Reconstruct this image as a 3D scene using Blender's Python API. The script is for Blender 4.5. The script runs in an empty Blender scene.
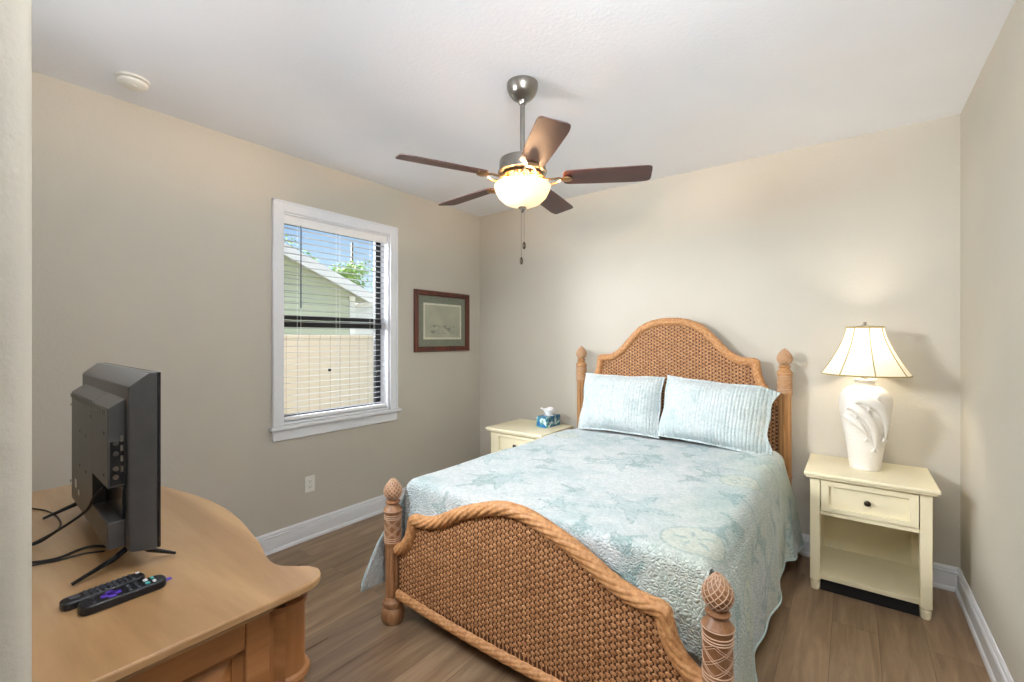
import bpy, bmesh, math, random
from mathutils import Vector, Matrix, noise
sc = bpy.context.scene
C = sc.collection
PI = math.pi
R = math.radians
random.seed(7)

# ------------------------------------------------------------------ camera, world, light
CAMX, CAMY, CAMZ = 3.156, 0.0, 1.458
cam_d = bpy.data.cameras.new('camera'); cam = bpy.data.objects.new('camera', cam_d); C.objects.link(cam)
cam.location = (CAMX, CAMY, CAMZ); cam.rotation_euler = (R(90), 0, R(37.0))
cam_d.sensor_width = 36.0; cam_d.lens = 36.0 * 451 / 1024; cam_d.shift_y = -3.0 / 1024; cam_d.clip_start = 0.02; cam_d.clip_end = 300
sc.camera = cam
vs = sc.view_settings
vs.view_transform = 'Standard'; vs.look = 'None'; vs.gamma = 1.0; vs.use_curve_mapping = False; vs.exposure = 0.47

w = bpy.data.worlds.new('sky'); sc.world = w; w.use_nodes = True
wn = w.node_tree; wn.nodes.clear()
sky = wn.nodes.new('ShaderNodeTexSky'); sky.sky_type = 'NISHITA'; sky.sun_disc = False
sky.sun_elevation = R(52); sky.sun_rotation = R(100); sky.air_density = 1.1; sky.dust_density = 0.6; sky.ozone_density = 1.6
bg = wn.nodes.new('ShaderNodeBackground'); bg.inputs['Strength'].default_value = 0.11
wo = wn.nodes.new('ShaderNodeOutputWorld')
wn.links.new(sky.outputs[0], bg.inputs[0]); wn.links.new(bg.outputs[0], wo.inputs[0])

def light(name, kind, loc, energy, color=(1, 1, 1), rot=(0, 0, 0), **kw):
    d = bpy.data.lights.new(name, kind); d.energy = energy; d.color = color
    for k, v in kw.items(): setattr(d, k, v)
    o = bpy.data.objects.new(name, d); C.objects.link(o); o.location = loc; o.rotation_euler = rot
    return o
def aim(o, target):
    o.rotation_euler = (Vector(target) - o.location).to_track_quat('-Z', 'Y').to_euler()

# sun over the yard (lights fence and the neighbour's gable), and a wide soft sun added to push daylight through the window
s1 = light('yard_sun', 'SUN', (6, -4, 8), .7, (1, .95, .86), angle=R(0.6)); aim(s1, (6 - 5.0, -4 + 2.0, 8 - 8.5))
s2 = light('added_window_daylight', 'SUN', (-8, -6, 4), 34.0, (.90, .95, 1), angle=R(70)); aim(s2, (-8 + .82, -6 + .50, 4 - .31))
# unseen fill lamps added to brighten the room evenly, one from the hall
l1 = light('added_left_fill', 'AREA', (0.92, 0.19, 2.05), 18.0, (.94, .97, 1), shape='RECTANGLE', size=0.5, size_y=0.55, spread=R(95)); aim(l1, (2.6, 3.2, 0.95))
l2 = light('added_left_upfill', 'AREA', (1.02, 0.20, 1.95), 2.0, (.90, .95, 1), shape='RECTANGLE', size=0.25, size_y=0.25); aim(l2, (1.35, .9, 3.2))
l3 = light('added_hall_fill', 'AREA', (2.9, -1.1, 2.70), 2.5, (1, .82, .70), shape='DISK', size=0.35)
l4 = light('added_doorway_fill', 'AREA', (3.06, 0.16, 2.42), 21.0, (.93, .96, 1), shape='RECTANGLE', size=0.8, size_y=0.40); aim(l4, (1.0, 3.0, 1.8))
l5 = light('added_doorway_upfill', 'AREA', (3.15, 0.30, 2.02), 20.0, (.88, .94, 1), shape='RECTANGLE', size=0.35, size_y=0.35); aim(l5, (2.9, .8, 3.3))

# ------------------------------------------------------------------ material helpers
def lin(c):
    return tuple(((v / 255) / 12.92 if v / 255 <= .04045 else ((v / 255 + .055) / 1.055) ** 2.4) for v in c)
class NT:
    def __init__(s, name):
        s.m = bpy.data.materials.new(name); s.m.use_nodes = True; s.t = s.m.node_tree
        s.b = s.t.nodes['Principled BSDF']; s.out = s.t.nodes['Material Output']
    def n(s, kind, **kw):
        x = s.t.nodes.new('ShaderNode' + kind)
        for k, v in kw.items():
            if isinstance(v, tuple) and len(v) == 2 and v[0] == 'in': continue
            setattr(x, k, v)
        return x
    def l(s, a, b): s.t.links.new(a, b)
    def coords(s, scale=(1, 1, 1), kind='Object'):
        tc = s.n('TexCoord'); mp = s.n('Mapping'); mp.inputs['Scale'].default_value = scale
        s.l(tc.outputs[kind], mp.inputs[0]); return mp.outputs[0]
    def math(s, op, a, b=None, c=None):
        x = s.n('Math', operation=op)
        for i, v in enumerate((a, b, c)):
            if v is None: continue
            if isinstance(v, (int, float)): x.inputs[i].default_value = v
            else: s.l(v, x.inputs[i])
        return x.outputs[0]
    def noise(s, vec, scale, detail=3, rough=.55, dist=0):
        x = s.n('TexNoise'); x.inputs['Scale'].default_value = scale; x.inputs['Detail'].default_value = detail
        x.inputs['Roughness'].default_value = rough; x.inputs['Distortion'].default_value = dist
        if vec is not None: s.l(vec, x.inputs['Vector'])
        return x.outputs['Fac']
    def ramp(s, fac, stops):
        x = s.n('ValToRGB'); e = x.color_ramp.elements
        while len(e) < len(stops): e.new(.5)
        for k, (p, c) in zip(e, stops):
            k.position = p; k.color = (*c, 1)
        s.l(fac, x.inputs[0]); return x.outputs[0]
    def mix(s, fac, a, b, mode='MIX'):
        x = s.n('Mix', data_type='RGBA', blend_type=mode)
        for i, v in ((0, fac), (6, a), (7, b)):
            if isinstance(v, (int, float)): x.inputs[i].default_value = v
            elif isinstance(v, tuple): x.inputs[i].default_value = (*v, 1)
            else: s.l(v, x.inputs[i])
        return x.outputs[2]
    def bump(s, h, strength=.3, dist=.002):
        x = s.n('Bump'); x.inputs['Strength'].default_value = strength; x.inputs['Distance'].default_value = dist
        s.l(h, x.inputs['Height']); s.l(x.outputs[0], s.b.inputs['Normal'])
    def set(s, **kw):
        for k, v in kw.items():
            k = {'spec': 'Specular IOR Level', 'rough': 'Roughness', 'metal': 'Metallic', 'base': 'Base Color', 'ecol': 'Emission Color', 'estr': 'Emission Strength',
                 'coat': 'Coat Weight', 'crough': 'Coat Roughness', 'trans': 'Transmission Weight', 'alpha': 'Alpha', 'sheen': 'Sheen Weight'}[k]
            i = s.b.inputs[k]
            if isinstance(v, (int, float)): i.default_value = v
            elif isinstance(v, tuple): i.default_value = (*v, 1)
            else: s.l(v, i)
        return s
def plain(name, rgb, rough=.5, metal=0, spec=.5, var=.06, nscale=30, bump=0):
    t = NT(name); c = lin(rgb)
    f = t.noise(t.coords(), nscale, 3)
    a = tuple(v * (1 - var) for v in c); b = tuple(min(1, v * (1 + var)) for v in c)
    t.set(base=t.ramp(f, [(.3, a), (.7, b)]), rough=rough, metal=metal, spec=spec)
    if bump: t.bump(f, bump, .001)
    return t.m

def wall_material(name, rgb):
    t = NT(name); c = lin(rgb); v = t.coords()
    f = t.noise(v, 55, 4, .6); g = t.noise(v, 1.3, 2)
    t.set(base=t.ramp(g, [(.3, tuple(x * .975 for x in c)), (.7, tuple(x * 1.025 for x in c))]), rough=.62, spec=.3)
    t.bump(f, .35, .004); return t.m
M = {}
M['wall'] = wall_material('beige_orange_peel_wall', (200, 194, 181))
M['ceil'] = wall_material('white_ceiling_paint', (240, 242, 247))
M['trim'] = plain('white_gloss_trim', (232, 233, 236), .32, var=.01)
M['blind'] = plain('white_blind', (240, 240, 240), .45, var=.01)
M['black'] = plain('black_aluminium', (22, 23, 25), .4, var=.1)
M['cream'] = plain('cream_painted_wood', (243, 232, 198), .38, var=.02, nscale=8)
M['dark_knob'] = plain('dark_bronze', (70, 60, 48), .3, .8)
M['nickel'] = plain('brushed_nickel', (150, 146, 140), .28, 1.0, var=.04)
M['brass'] = plain('antique_metal', (168, 134, 98), .34, 1.0, var=.05)
M['tv'] = plain('black_tv_plastic', (66, 65, 65), .32, var=.08)
M['tv_gloss'] = plain('glossy_tv_plastic', (22, 23, 27), .22, var=.05)
M['rubber'] = plain('black_rubber_cable', (20, 20, 21), .45)
M['remote'] = plain('remote_black_plastic', (24, 25, 30), .35)
M['purple'] = plain('purple_rubber', (88, 58, 180), .4)
M['teal_key'] = plain('teal_key', (70, 160, 160), .4)
M['white_key'] = plain('white_key', (225, 225, 230), .4)
M['grey_key'] = plain('grey_key', (70, 72, 80), .4)
M['ceramic'] = plain('white_ceramic', (238, 232, 222), .42, var=.01, nscale=12)
M['gold'] = plain('gold_braid', (170, 148, 84), .6, .1)
M['plate'] = plain('white_plate_plastic', (232, 230, 222), .35, var=.01)
M['base_panel'] = plain('near_black_base', (14, 15, 19), .6)
M['tissue'] = plain('white_tissue', (245, 245, 245), .9, var=.01)
M['slot'] = plain('dark_slot', (45, 42, 40), .6)
M['mattress'] = plain('white_mattress_ticking', (225, 228, 228), .9)

def floor_material():
    t = NT('oak_laminate_floor')
    tc = t.n('TexCoord'); mp = t.n('Mapping'); mp.inputs['Rotation'].default_value = (0, 0, R(90)); mp.inputs['Location'].default_value = (.35, .07, 0)
    t.l(tc.outputs['Object'], mp.inputs[0])
    br = t.n('TexBrick'); br.offset = .37; br.inputs['Scale'].default_value = 1
    br.inputs['Brick Width'].default_value = 1.25; br.inputs['Row Height'].default_value = .185; br.inputs['Mortar Size'].default_value = .0012
    br.inputs['Mortar Smooth'].default_value = .3; br.inputs['Bias'].default_value = 0
    br.inputs['Color1'].default_value = (0, 0, 0, 1); br.inputs['Color2'].default_value = (1, 1, 1, 1); br.inputs['Mortar'].default_value = (.5, .5, .5, 1)
    t.l(mp.outputs[0], br.inputs['Vector'])
    sep = t.n('SeparateColor'); t.l(br.outputs['Color'], sep.inputs[0])
    rnd = sep.outputs[0]
    cv = t.n('CombineXYZ'); s2 = t.n('SeparateXYZ'); t.l(tc.outputs['Object'], s2.inputs[0])
    t.l(t.math('MULTIPLY', s2.outputs[0], 14), cv.inputs[0]); t.l(t.math('MULTIPLY', s2.outputs[1], 1.3), cv.inputs[1]); t.l(t.math('MULTIPLY', rnd, 37), cv.inputs[2])
    g1 = t.noise(cv.outputs[0], 1.0, 6, .62, .8); g2 = t.noise(cv.outputs[0], 7.0, 4, .6)
    base = t.ramp(g1, [(.25, lin((118, 94, 73))), (.5, lin((152, 126, 99))), (.75, lin((180, 154, 125)))])
    tone = t.ramp(rnd, [(0, (.78, .77, .76)), (.5, (.95, .95, .95)), (1, (1.08, 1.06, 1.04))])
    c = t.mix(1, base, tone, 'MULTIPLY')
    fine = t.ramp(g2, [(.3, (.9, .89, .88)), (.7, (1.05, 1.05, 1.05))])
    c = t.mix(.8, c, fine, 'MULTIPLY')
    c = t.mix(t.math('MULTIPLY', br.outputs['Fac'], .65), c, lin((62, 48, 38)))
    t.set(base=c, rough=t.ramp(g1, [(.3, (.27,) * 3), (.7, (.38,) * 3)]), spec=.5)
    h = t.math('SUBTRACT', t.math('MULTIPLY', g1, .3), br.outputs['Fac'])
    t.bump(h, .25, .001)
    return t.m
M['floor'] = floor_material()

def wood(name, dark, mid, light_, axis=0, scale=(1, 1, 1), rough=.3, coat=.0, spec=.5, dist=1.2, wash=None):
    t = NT(name); sc_ = [9, 9, 9]; sc_[axis] = .9
    v = t.coords(tuple(a * b for a, b in zip(sc_, scale)))
    f = t.noise(v, 1.0, 6, .6, dist); g = t.noise(v, 6.0, 3, .6)
    c = t.ramp(f, [(.28, lin(dark)), (.5, lin(mid)), (.74, lin(light_))])
    c = t.mix(.6, c, t.ramp(g, [(.3, (.88, .86, .84)), (.7, (1.06, 1.06, 1.06))]), 'MULTIPLY')
    if wash:
        g3 = t.noise(t.coords(), 70, 4, .7)
        k = t.ramp(g3, [(.55, (0, 0, 0)), (.75, (1, 1, 1))])
        c = t.mix(t.math('MULTIPLY', k, .45), c, lin(wash))
    t.set(base=c, rough=rough, spec=spec, coat=coat, crough=.15)
    t.bump(g, .08, .001)
    return t.m
M['honey'] = wood('honey_maple_top', (160, 120, 78), (182, 143, 99), (202, 166, 122), 0, (.55, .55, .55), .34, .6)
M['honey_side'] = wood('honey_maple_side', (140, 90, 50), (170, 116, 70), (190, 138, 90), 1, (.7, .7, .7), .38, .1)
M['honey_v'] = wood('honey_maple_vertical', (140, 90, 50), (172, 118, 72), (192, 140, 92), 2, (.7, .7, .7), .38, .1)
M['post'] = wood('washed_rattan_post', (120, 80, 50), (152, 106, 70), (180, 134, 94), 2, (2, 2, 2), .42, wash=(200, 168, 136))
M['pole'] = wood('rattan_pole', (150, 104, 62), (182, 134, 86), (204, 160, 112), 2, (2, 2, 2), .42)
M['wash'] = plain('whitewash_groove', (196, 164, 138), .7, var=.1)
M['cherry'] = wood('cherry_fan_blade', (54, 24, 20), (76, 33, 26), (98, 46, 34), 0, (1.5, 1.5, 1.5), .5, .0, 1.0)
M['frame'] = wood('mahogany_frame', (58, 26, 18), (92, 42, 28), (120, 60, 40), 2, (1, 1, 1), .3, .2)
M['trunk'] = wood('tree_trunk', (70, 60, 48), (98, 84, 66), (120, 104, 84), 2)

def cane(name, dark, mid, light_, sc_=90):
    t = NT(name); v = t.coords()
    f = t.noise(v, sc_, 3, .6); g = t.noise(v, 9, 3, .6)
    c = t.ramp(f, [(.3, lin(dark)), (.5, lin(mid)), (.7, lin(light_))])
    c = t.mix(.7, c, t.ramp(g, [(.3, (.84, .8, .76)), (.7, (1.1, 1.08, 1.06))]), 'MULTIPLY')
    t.set(base=c, rough=.5, spec=.4); t.bump(f, .5, .002)
    return t.m
M['weave'] = cane('woven_cane', (140, 94, 58), (184, 134, 90), (212, 168, 124))
M['roll'] = cane('plaited_cane_roll', (164, 114, 70), (192, 140, 92), (212, 164, 114), 60)
M['back'] = plain('weave_hole_shade', (84, 50, 28), .8, var=.2)

def cloth_material(name, ribs=False):
    t = NT(name)
    at = t.n('VertexColor'); at.layer_name = 'print'
    v = t.coords()
    vo = t.n('TexVoronoi'); vo.feature = 'DISTANCE_TO_EDGE'; vo.inputs['Scale'].default_value = 72
    nz = t.n('TexNoise'); nz.inputs['Scale'].default_value = 9; t.l(v, nz.inputs['Vector'])
    va = t.n('VectorMath', operation='MULTIPLY_ADD'); t.l(nz.outputs['Color'], va.inputs[0]); va.inputs[1].default_value = (.06, .06, .06); t.l(v, va.inputs[2])
    t.l(va.outputs[0], vo.inputs['Vector'])
    h = t.math('MINIMUM', t.math('MULTIPLY', vo.outputs['Distance'], 3.2), .8)
    f = t.noise(v, 28, 3, .6)
    if ribs:
        s = t.n('SeparateXYZ'); t.l(v, s.inputs[0])
        wv = t.math('ABSOLUTE', t.math('SINE', t.math('MULTIPLY', t.math('ADD', s.outputs[0], t.math('MULTIPLY', f, .012)), 150)))
        h = t.math('ADD', t.math('MULTIPLY', h, .35), t.math('MULTIPLY', wv, .8))
    fine = t.noise(v, 60, 2, .6)
    c = t.mix(.9, at.outputs['Color'], t.ramp(fine, [(.36, (.84, .87, .87)), (.62, (1.06, 1.06, 1.06))]), 'MULTIPLY')
    t.set(base=c, rough=.85, spec=.2, sheen=.25)
    t.bump(t.math('ADD', h, t.math('MULTIPLY', f, .6)), .9, .006)
    return t.m
M['quilt'] = cloth_material('quilted_starfish_cotton'); M['sham'] = cloth_material('ribbed_quilted_cotton', True)
M['piping'] = plain('teal_binding', (184, 204, 206), .8)

# shade: translucent fabric lit from inside
def shade_material():
    t = NT('cream_lamp_shade_fabric')
    v = t.coords(); f = t.noise(v, 160, 2)
    dif = t.n('BsdfDiffuse'); tr = t.n('BsdfTranslucent'); mx = t.n('MixShader'); mx.inputs[0].default_value = .34
    col = t.ramp(f, [(.3, lin((246, 238, 220))), (.7, lin((252, 246, 232)))])
    t.l(col, dif.inputs[0]); t.l(col, tr.inputs[0]); t.l(dif.outputs[0], mx.inputs[1]); t.l(tr.outputs[0], mx.inputs[2]); t.l(mx.outputs[0], t.out.inputs[0])
    return t.m
M['shade'] = shade_material()
def glow(name, rgb, strength, base=(250, 240, 220)):
    t = NT(name); t.set(base=lin(base), rough=.3, ecol=lin(rgb), estr=strength)
    g = t.noise(t.coords(), 9, 3); t.set(ecol=t.ramp(g, [(.3, tuple(x * .8 for x in lin(rgb))), (.7, lin(rgb))]))
    return t.m
M['bowl'] = glow('lit_alabaster_glass', (255, 214, 150), .62)
M['bulb'] = glow('lit_bulb', (255, 236, 200), 6)
def glass_material():
    t = NT('window_glass'); gl = t.n('BsdfGlossy'); gl.inputs['Roughness'].default_value = .02
    tp = t.n('BsdfTransparent'); mx = t.n('MixShader'); fr = t.n('Fresnel'); fr.inputs[0].default_value = 1.25
    t.l(fr.outputs[0], mx.inputs[0]); t.l(tp.outputs[0], mx.inputs[1]); t.l(gl.outputs[0], mx.inputs[2]); t.l(mx.outputs[0], t.out.inputs[0])
    return t.m
M['glass'] = glass_material()

# ------------------------------------------------------------------ mesh helpers
class MB:
    def __init__(s): s.v = []; s.f = []; s.mi = []; s.sm = []
    def add(s, verts, faces, mi=0, smooth=False, mat=None):
        o = len(s.v)
        s.v += [tuple(mat @ Vector(p)) if mat else tuple(p) for p in verts]
        for f in faces: s.f.append(tuple(i + o for i in f)); s.mi.append(mi); s.sm.append(smooth)
        return s
    def box(s, x0, x1, y0, y1, z0, z1, mi=0, mat=None):
        v = [(x, y, z) for x in (x0, x1) for y in (y0, y1) for z in (z0, z1)]
        return s.add(v, [(0, 1, 3, 2), (4, 6, 7, 5), (0, 4, 5, 1), (2, 3, 7, 6), (0, 2, 6, 4), (1, 5, 7, 3)], mi, False, mat)
    def lathe(s, prof, n=32, c=(0, 0, 0), mi=0, mat=None, fn=None, cap=True):
        vs_ = []; fs = []
        for r, z in prof:
            for k in range(n):
                a = 2 * PI * k / n; rr = fn(r, a, z) if fn else r
                vs_.append((c[0] + rr * math.cos(a), c[1] + rr * math.sin(a), c[2] + z))
        for i in range(len(prof) - 1):
            for k in range(n):
                a = i * n + k; b = i * n + (k + 1) % n
                fs.append((a, b, b + n, a + n))
        if cap:
            fs.append(tuple(range(n - 1, -1, -1))); fs.append(tuple((len(prof) - 1) * n + k for k in range(n)))
        return s.add(vs_, fs, mi, True, mat)
    def tube(s, pts, r, n=8, mi=0, cap=True, closed=False, prof=None, up=None, mat=None):
        pts = [Vector(p) for p in pts]; m = len(pts); vs_ = []; fs = []
        rs = r if isinstance(r, (list, tuple)) else [r] * m
        pu = Vector(up) if up else None; L = 0
        for i, p in enumerate(pts):
            if closed: t = pts[(i + 1) % m] - pts[i - 1]
            else: t = pts[min(i + 1, m - 1)] - pts[max(i - 1, 0)]
            t = t.normalized() if t.length > 1e-9 else Vector((0, 0, 1))
            if pu is None:
                pu = Vector((0, 0, 1)) if abs(t.z) < .9 else Vector((1, 0, 0))
            a = (pu - t * pu.dot(t))
            if a.length < 1e-6: a = t.orthogonal()
            a.normalize(); b = t.cross(a)
            if not up: pu = a
            if i: L += (pts[i] - pts[i - 1]).length
            for k in range(n):
                th = 2 * PI * k / n
                rr = prof(rs[i], th, L) if prof else rs[i]
                if isinstance(rr, tuple): q = p + a * rr[0] + b * rr[1]
                else: q = p + (a * math.cos(th) + b * math.sin(th)) * rr
                vs_.append(q)
        for i in range(m if closed else m - 1):
            for k in range(n):
                j = (i + 1) % m
                fs.append((i * n + k, i * n + (k + 1) % n, j * n + (k + 1) % n, j * n + k))
        if cap and not closed:
            fs.append(tuple(range(n - 1, -1, -1))); fs.append(tuple((m - 1) * n + k for k in range(n)))
        return s.add(vs_, fs, mi, True, mat)
    def prism(s, poly, z0, z1, mi=0, mat=None, axis='z'):
        n = len(poly)
        def P(a, b, c): return {'z': (a, b, c), 'y': (a, c, b), 'x': (c, a, b)}[axis]
        v = [P(x, y, z0) for x, y in poly] + [P(x, y, z1) for x, y in poly]
        f = [tuple(range(n))[::-1], tuple(range(n, 2 * n))] + [(i, (i + 1) % n, n + (i + 1) % n, n + i) for i in range(n)]
        return s.add(v, f, mi, False, mat)
    def build(s, name, mats, parent=None, bevel=0, seg=2, angle=35, smooth=None, loc=None):
        me = bpy.data.meshes.new(name); me.from_pydata(s.v, [], s.f)
        ms = mats if isinstance(mats, (list, tuple)) else [mats]
        for m in ms: me.materials.append(m)
        me.polygons.foreach_set('material_index', s.mi)
        me.polygons.foreach_set('use_smooth', [True if smooth is None else smooth] * len(s.f))
        bm = bmesh.new(); bm.from_mesh(me); bmesh.ops.recalc_face_normals(bm, faces=bm.faces); bm.to_mesh(me); bm.free()
        me.set_sharp_from_angle(angle=R(angle))
        o = bpy.data.objects.new(name, me); C.objects.link(o)
        if loc: o.location = loc
        if parent: o.parent = parent
        if bevel:
            b = o.modifiers.new('bevel', 'BEVEL'); b.width = bevel; b.segments = seg; b.limit_method = 'ANGLE'; b.angle_limit = R(40); b.harden_normals = False
        return o
def tag(o, label=None, cat=None, group=None, kind=None):
    if label: o['label'] = label
    if cat: o['category'] = cat
    if group: o['group'] = group
    if kind: o['kind'] = kind
    return o
def empty(name, loc=(0, 0, 0), rz=0):
    o = bpy.data.objects.new(name, None); C.objects.link(o); o.location = loc; o.rotation_euler = (0, 0, rz); o.empty_display_size = .1
    return o
def copy_tree(o, parent=None):
    c = o.copy(); C.objects.link(c); c.parent = parent
    for ch in list(o.children): copy_tree(ch, c)
    return c
def rounded(poly, r, seg=6):
    out = []; n = len(poly)
    for i in range(n):
        p = Vector(poly[i]); a = (Vector(poly[i - 1]) - p); b = (Vector(poly[(i + 1) % n]) - p)
        rr = min(r, a.length * .45, b.length * .45); p0 = p + a.normalized() * rr; p1 = p + b.normalized() * rr
        for k in range(seg + 1):
            t = k / seg; out.append(tuple((1 - t) ** 2 * p0 + 2 * t * (1 - t) * p + t * t * p1))
    return out
def spline(pts, per=8, closed=False):
    P = [Vector(p) for p in pts]; out = []; n = len(P)
    for i in range(n if closed else n - 1):
        g = (lambda j: P[j % n]) if closed else (lambda j: P[max(0, min(n - 1, j))])
        a, b, c, d = g(i - 1), g(i), g(i + 1), g(i + 2)
        for k in range(per):
            t = k / per
            out.append(.5 * ((2 * b) + (c - a) * t + (2 * a - 5 * b + 4 * c - d) * t * t + (3 * b - a - 3 * c + d) * t ** 3))
    if not closed: out.append(P[-1])
    return out
def interp(x, pts):
    if x <= pts[0][0]: return pts[0][1]
    for (a, b), (c, d) in zip(pts, pts[1:]):
        if x <= c: return b + (d - b) * (x - a) / (c - a)
    return pts[-1][1]

# ------------------------------------------------------------------ the room
XW, YB, H = 3.654, 3.62, 2.745
YF0, YF1 = -0.07, 0.062           # front wall (the camera stands in its doorway)
WY0, WY1, WZ0, WZ1 = 1.54, 2.445, .85, 2.335   # window hole
T = .15
def struct(name, mb, m, **k): return tag(mb.build(name, m, **k), kind='structure')
struct('floor', MB().box(-T, XW + T, -1.9, YB + T, -.12, 0), M['floor'])
struct('ceiling', MB().box(-T, XW + T, -1.9, YB + T, H, H + .12), M['ceil'])
b = MB().box(-T, 0, -1.9, WY0, 0, H).box(-T, 0, WY1, YB, 0, H).box(-T, 0, WY0, WY1, 0, WZ0).box(-T, 0, WY0, WY1, WZ1, H)
struct('wall_left', b, M['wall'])
M['bounce_blocker'] = plain('dark_tan_bounce_blocker', (128, 112, 96), .9)
e_ = .012
b = MB().box(-T - e_, -T - .0005, -1.9, WY0, -.35, H).box(-T - e_, -T - .0005, WY1, YB, -.35, H).box(-T - e_, -T - .0005, WY0, WY1, -.35, WZ0).box(-T - e_, -T - .0005, WY0, WY1, WZ1, H)
struct('wall_bounce_blocker', b, M['bounce_blocker'])  # unseen dark skin added to cut light bouncing onto the fence
struct('wall_back', MB().box(-T, XW + T, YB, YB + T, 0, H), M['wall'])
struct('wall_right', MB().box(XW, XW + T, -1.9, YB, 0, H), M['wall'])
# front wall with the doorway; its bull-nosed left jamb shows at the photo's left edge
jp = [(0, YF0), (2.606, YF0), (2.606, YF1), (0, YF1)]
jr = rounded(jp, .02, 5)
b = MB().prism([p for p in jr], 0, H).box(2.606, XW, YF0, YF1, 2.12, H).box(3.56, XW, YF0, YF1, 0, 2.12)
struct('wall_front', b, M['wall'])
struct('wall_hallway_back', MB().box(0, XW, -2.05, -1.9, 0, H), M['wall'])
struct('wall_hallway_left', MB().box(1.7, 1.82, -1.9, YF0, 0, H), M['wall'])

# baseboards
BP = [(0, 0), (.026, 0), (.026, .012), (.021, .021), (.0155, .024), (.0155, .094), (.0125, .096), (.0125, .099), (.0155, .101), (.0155, .108), (.010, .112), (.010, .118), (.0125, .121), (.0105, .130), (.005, .137), (0, .137)]
def base(name, x0, y0, x1, y1, nx, ny):
    n = len(BP); v = [(x0 + nx * d, y0 + ny * d, z) for d, z in BP] + [(x1 + nx * d, y1 + ny * d, z) for d, z in BP]
    # mitred inner corners
    f = [tuple(range(n)), tuple(range(2 * n - 1, n - 1, -1))] + [(i, (i + 1) % n, n + (i + 1) % n, n + i) for i in range(n)]
    struct(name, MB().add(v, f), M['trim'], smooth=False)
base('baseboard_left', 0, YF1, 0, YB, 1, 0)
base('baseboard_back', 0.004, YB, XW - .004, YB, 0, -1)
base('baseboard_right', XW, YF1, XW, YB, -1, 0)
base('baseboard_front', 0.03, YF1, 2.55, YF1, 0, 1)

# ------------------------------------------------------------------ window
win = tag(empty('window_1', (0, (WY0 + WY1) / 2, WZ0)), kind='structure')
O = Vector((0, (WY0 + WY1) / 2, WZ0))
def wpart(name, mb, m, bevel=0):
    mb.v = [(x - O.x, y - O.y, z - O.z) for x, y, z in mb.v]
    return mb.build(name, m, win, bevel=bevel)
cw = .072
b = MB().box(0, .022, WY0 - cw, WY0, WZ0 - .0, WZ1 + cw).box(0, .022, WY1, WY1 + cw, WZ0, WZ1 + cw).box(0, .022, WY0, WY1, WZ1, WZ1 + cw)
b.box(.0, .028, WY0 - cw - .002, WY0 - cw + .014, WZ0, WZ1 + cw).box(.0, .028, WY1 + cw - .014, WY1 + cw + .002, WZ0, WZ1 + cw).box(0, .028, WY0 - cw - .002, WY1 + cw + .002, WZ1 + cw - .014, WZ1 + cw + .002)
wpart('casing', b, M['trim'], .003)
wpart('window_sill', MB().box(-T + .03, .05, WY0 - cw - .022, WY1 + cw + .022, WZ0 - .024, WZ0 + .0) if False else MB().box(0, .05, WY0 - cw - .022, WY1 + cw + .022, WZ0 - .024, WZ0).box(-T + .02, .0, WY0 + .001, WY1 - .001, WZ0 + .0005, WZ0 + .018), M['trim'], .005)
wpart('apron', MB().box(0, .02, WY0 - cw, WY1 + cw, WZ0 - .1, WZ0 - .024), M['trim'], .004)
b = MB().box(-T + .02, 0, WY0, WY0 + .012, WZ0 + .018, WZ1).box(-T + .02, 0, WY1 - .012, WY1, WZ0 + .018, WZ1).box(-T + .02, 0, WY0 + .012, WY1 - .012, WZ1 - .012, WZ1)
wpart('jamb_liner', b, M['trim'])
y0, y1, z0, z1 = WY0 + .012, WY1 - .012, WZ0 + .018, WZ1 - .012
fx0, fx1 = -T + .01, -T + .05
b = MB().box(fx0, fx1, y0, y0 + .05, z0, z1).box(fx0, fx1, y1 - .05, y1, z0, z1).box(fx0, fx1, y0, y1, z0, z0 + .035).box(fx0, fx1, y0, y1, z1 - .04, z1)
b.box(fx0 - .01, fx1 + .012, y0, y1, 1.538, 1.585).box(fx0, fx1 + .005, y0, y1, 1.592, 1.622)
wpart('sash_frame', b, M['black'], .003)
wpart('glass', MB().box(-T + .025, -T + .029, y0 + .04, y1 - .04, z0 + .03, z1 - .03), M['glass'])

# blind
bl = tag(empty('window_blind', (-.045, (WY0 + WY1) / 2, z1)), 'white horizontal slat window blind lowered and open in the black framed window', 'blind')
def bpart(name, mb, m, parent=bl, bevel=0):
    mb.v = [(x - bl.location.x, y - bl.location.y, z - bl.location.z) for x, y, z in mb.v]
    return mb.build(name, m, parent, bevel=bevel)
bx = -.045
bpart('headrail', MB().box(bx - .028, bx + .03, y0 + .003, y1 - .003, z1 - .05, z1 - .001), M['blind'], bevel=.002)
bpart('valance', MB().box(bx + .031, bx + .036, y0 + .003, y1 - .003, z1 - .062, z1 - .001), M['blind'], bevel=.002)
sl = MB(); zt = z1 - .085; zb = z0 + .045; ns = 31
for k in range(ns):
    z = zt + (zb - zt) * k / (ns - 1)
    n = 5; v = []; f = []
    for j in range(n):
        u = j / (n - 1); x = bx - .015 + .030 * u; zz = z + .002 * (1 - (2 * u - 1) ** 2) + .002 * (u - .5)
        v += [(x, y0 + .006, zz), (x, y1 - .006, zz), (x, y0 + .006, zz - .0009), (x, y1 - .006, zz - .0009)]
    for j in range(n - 1):
        a = 4 * j; c = a + 4
        f += [(a, a + 1, c + 1, c), (a + 2, c + 2, c + 3, a + 3), (a, c, c + 2, a + 2), (a + 1, a + 3, c + 3, c + 1)]
    f += [(0, 2, 3, 1), (4 * n - 4, 4 * n - 3, 4 * n - 1, 4 * n - 2)]
    sl.add(v, f)
bpart('slats', sl, plain('shade_greyed_slat', (196, 197, 200), .5, var=.01))  # white slats coloured grey to stand in for their backlit shade
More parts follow.
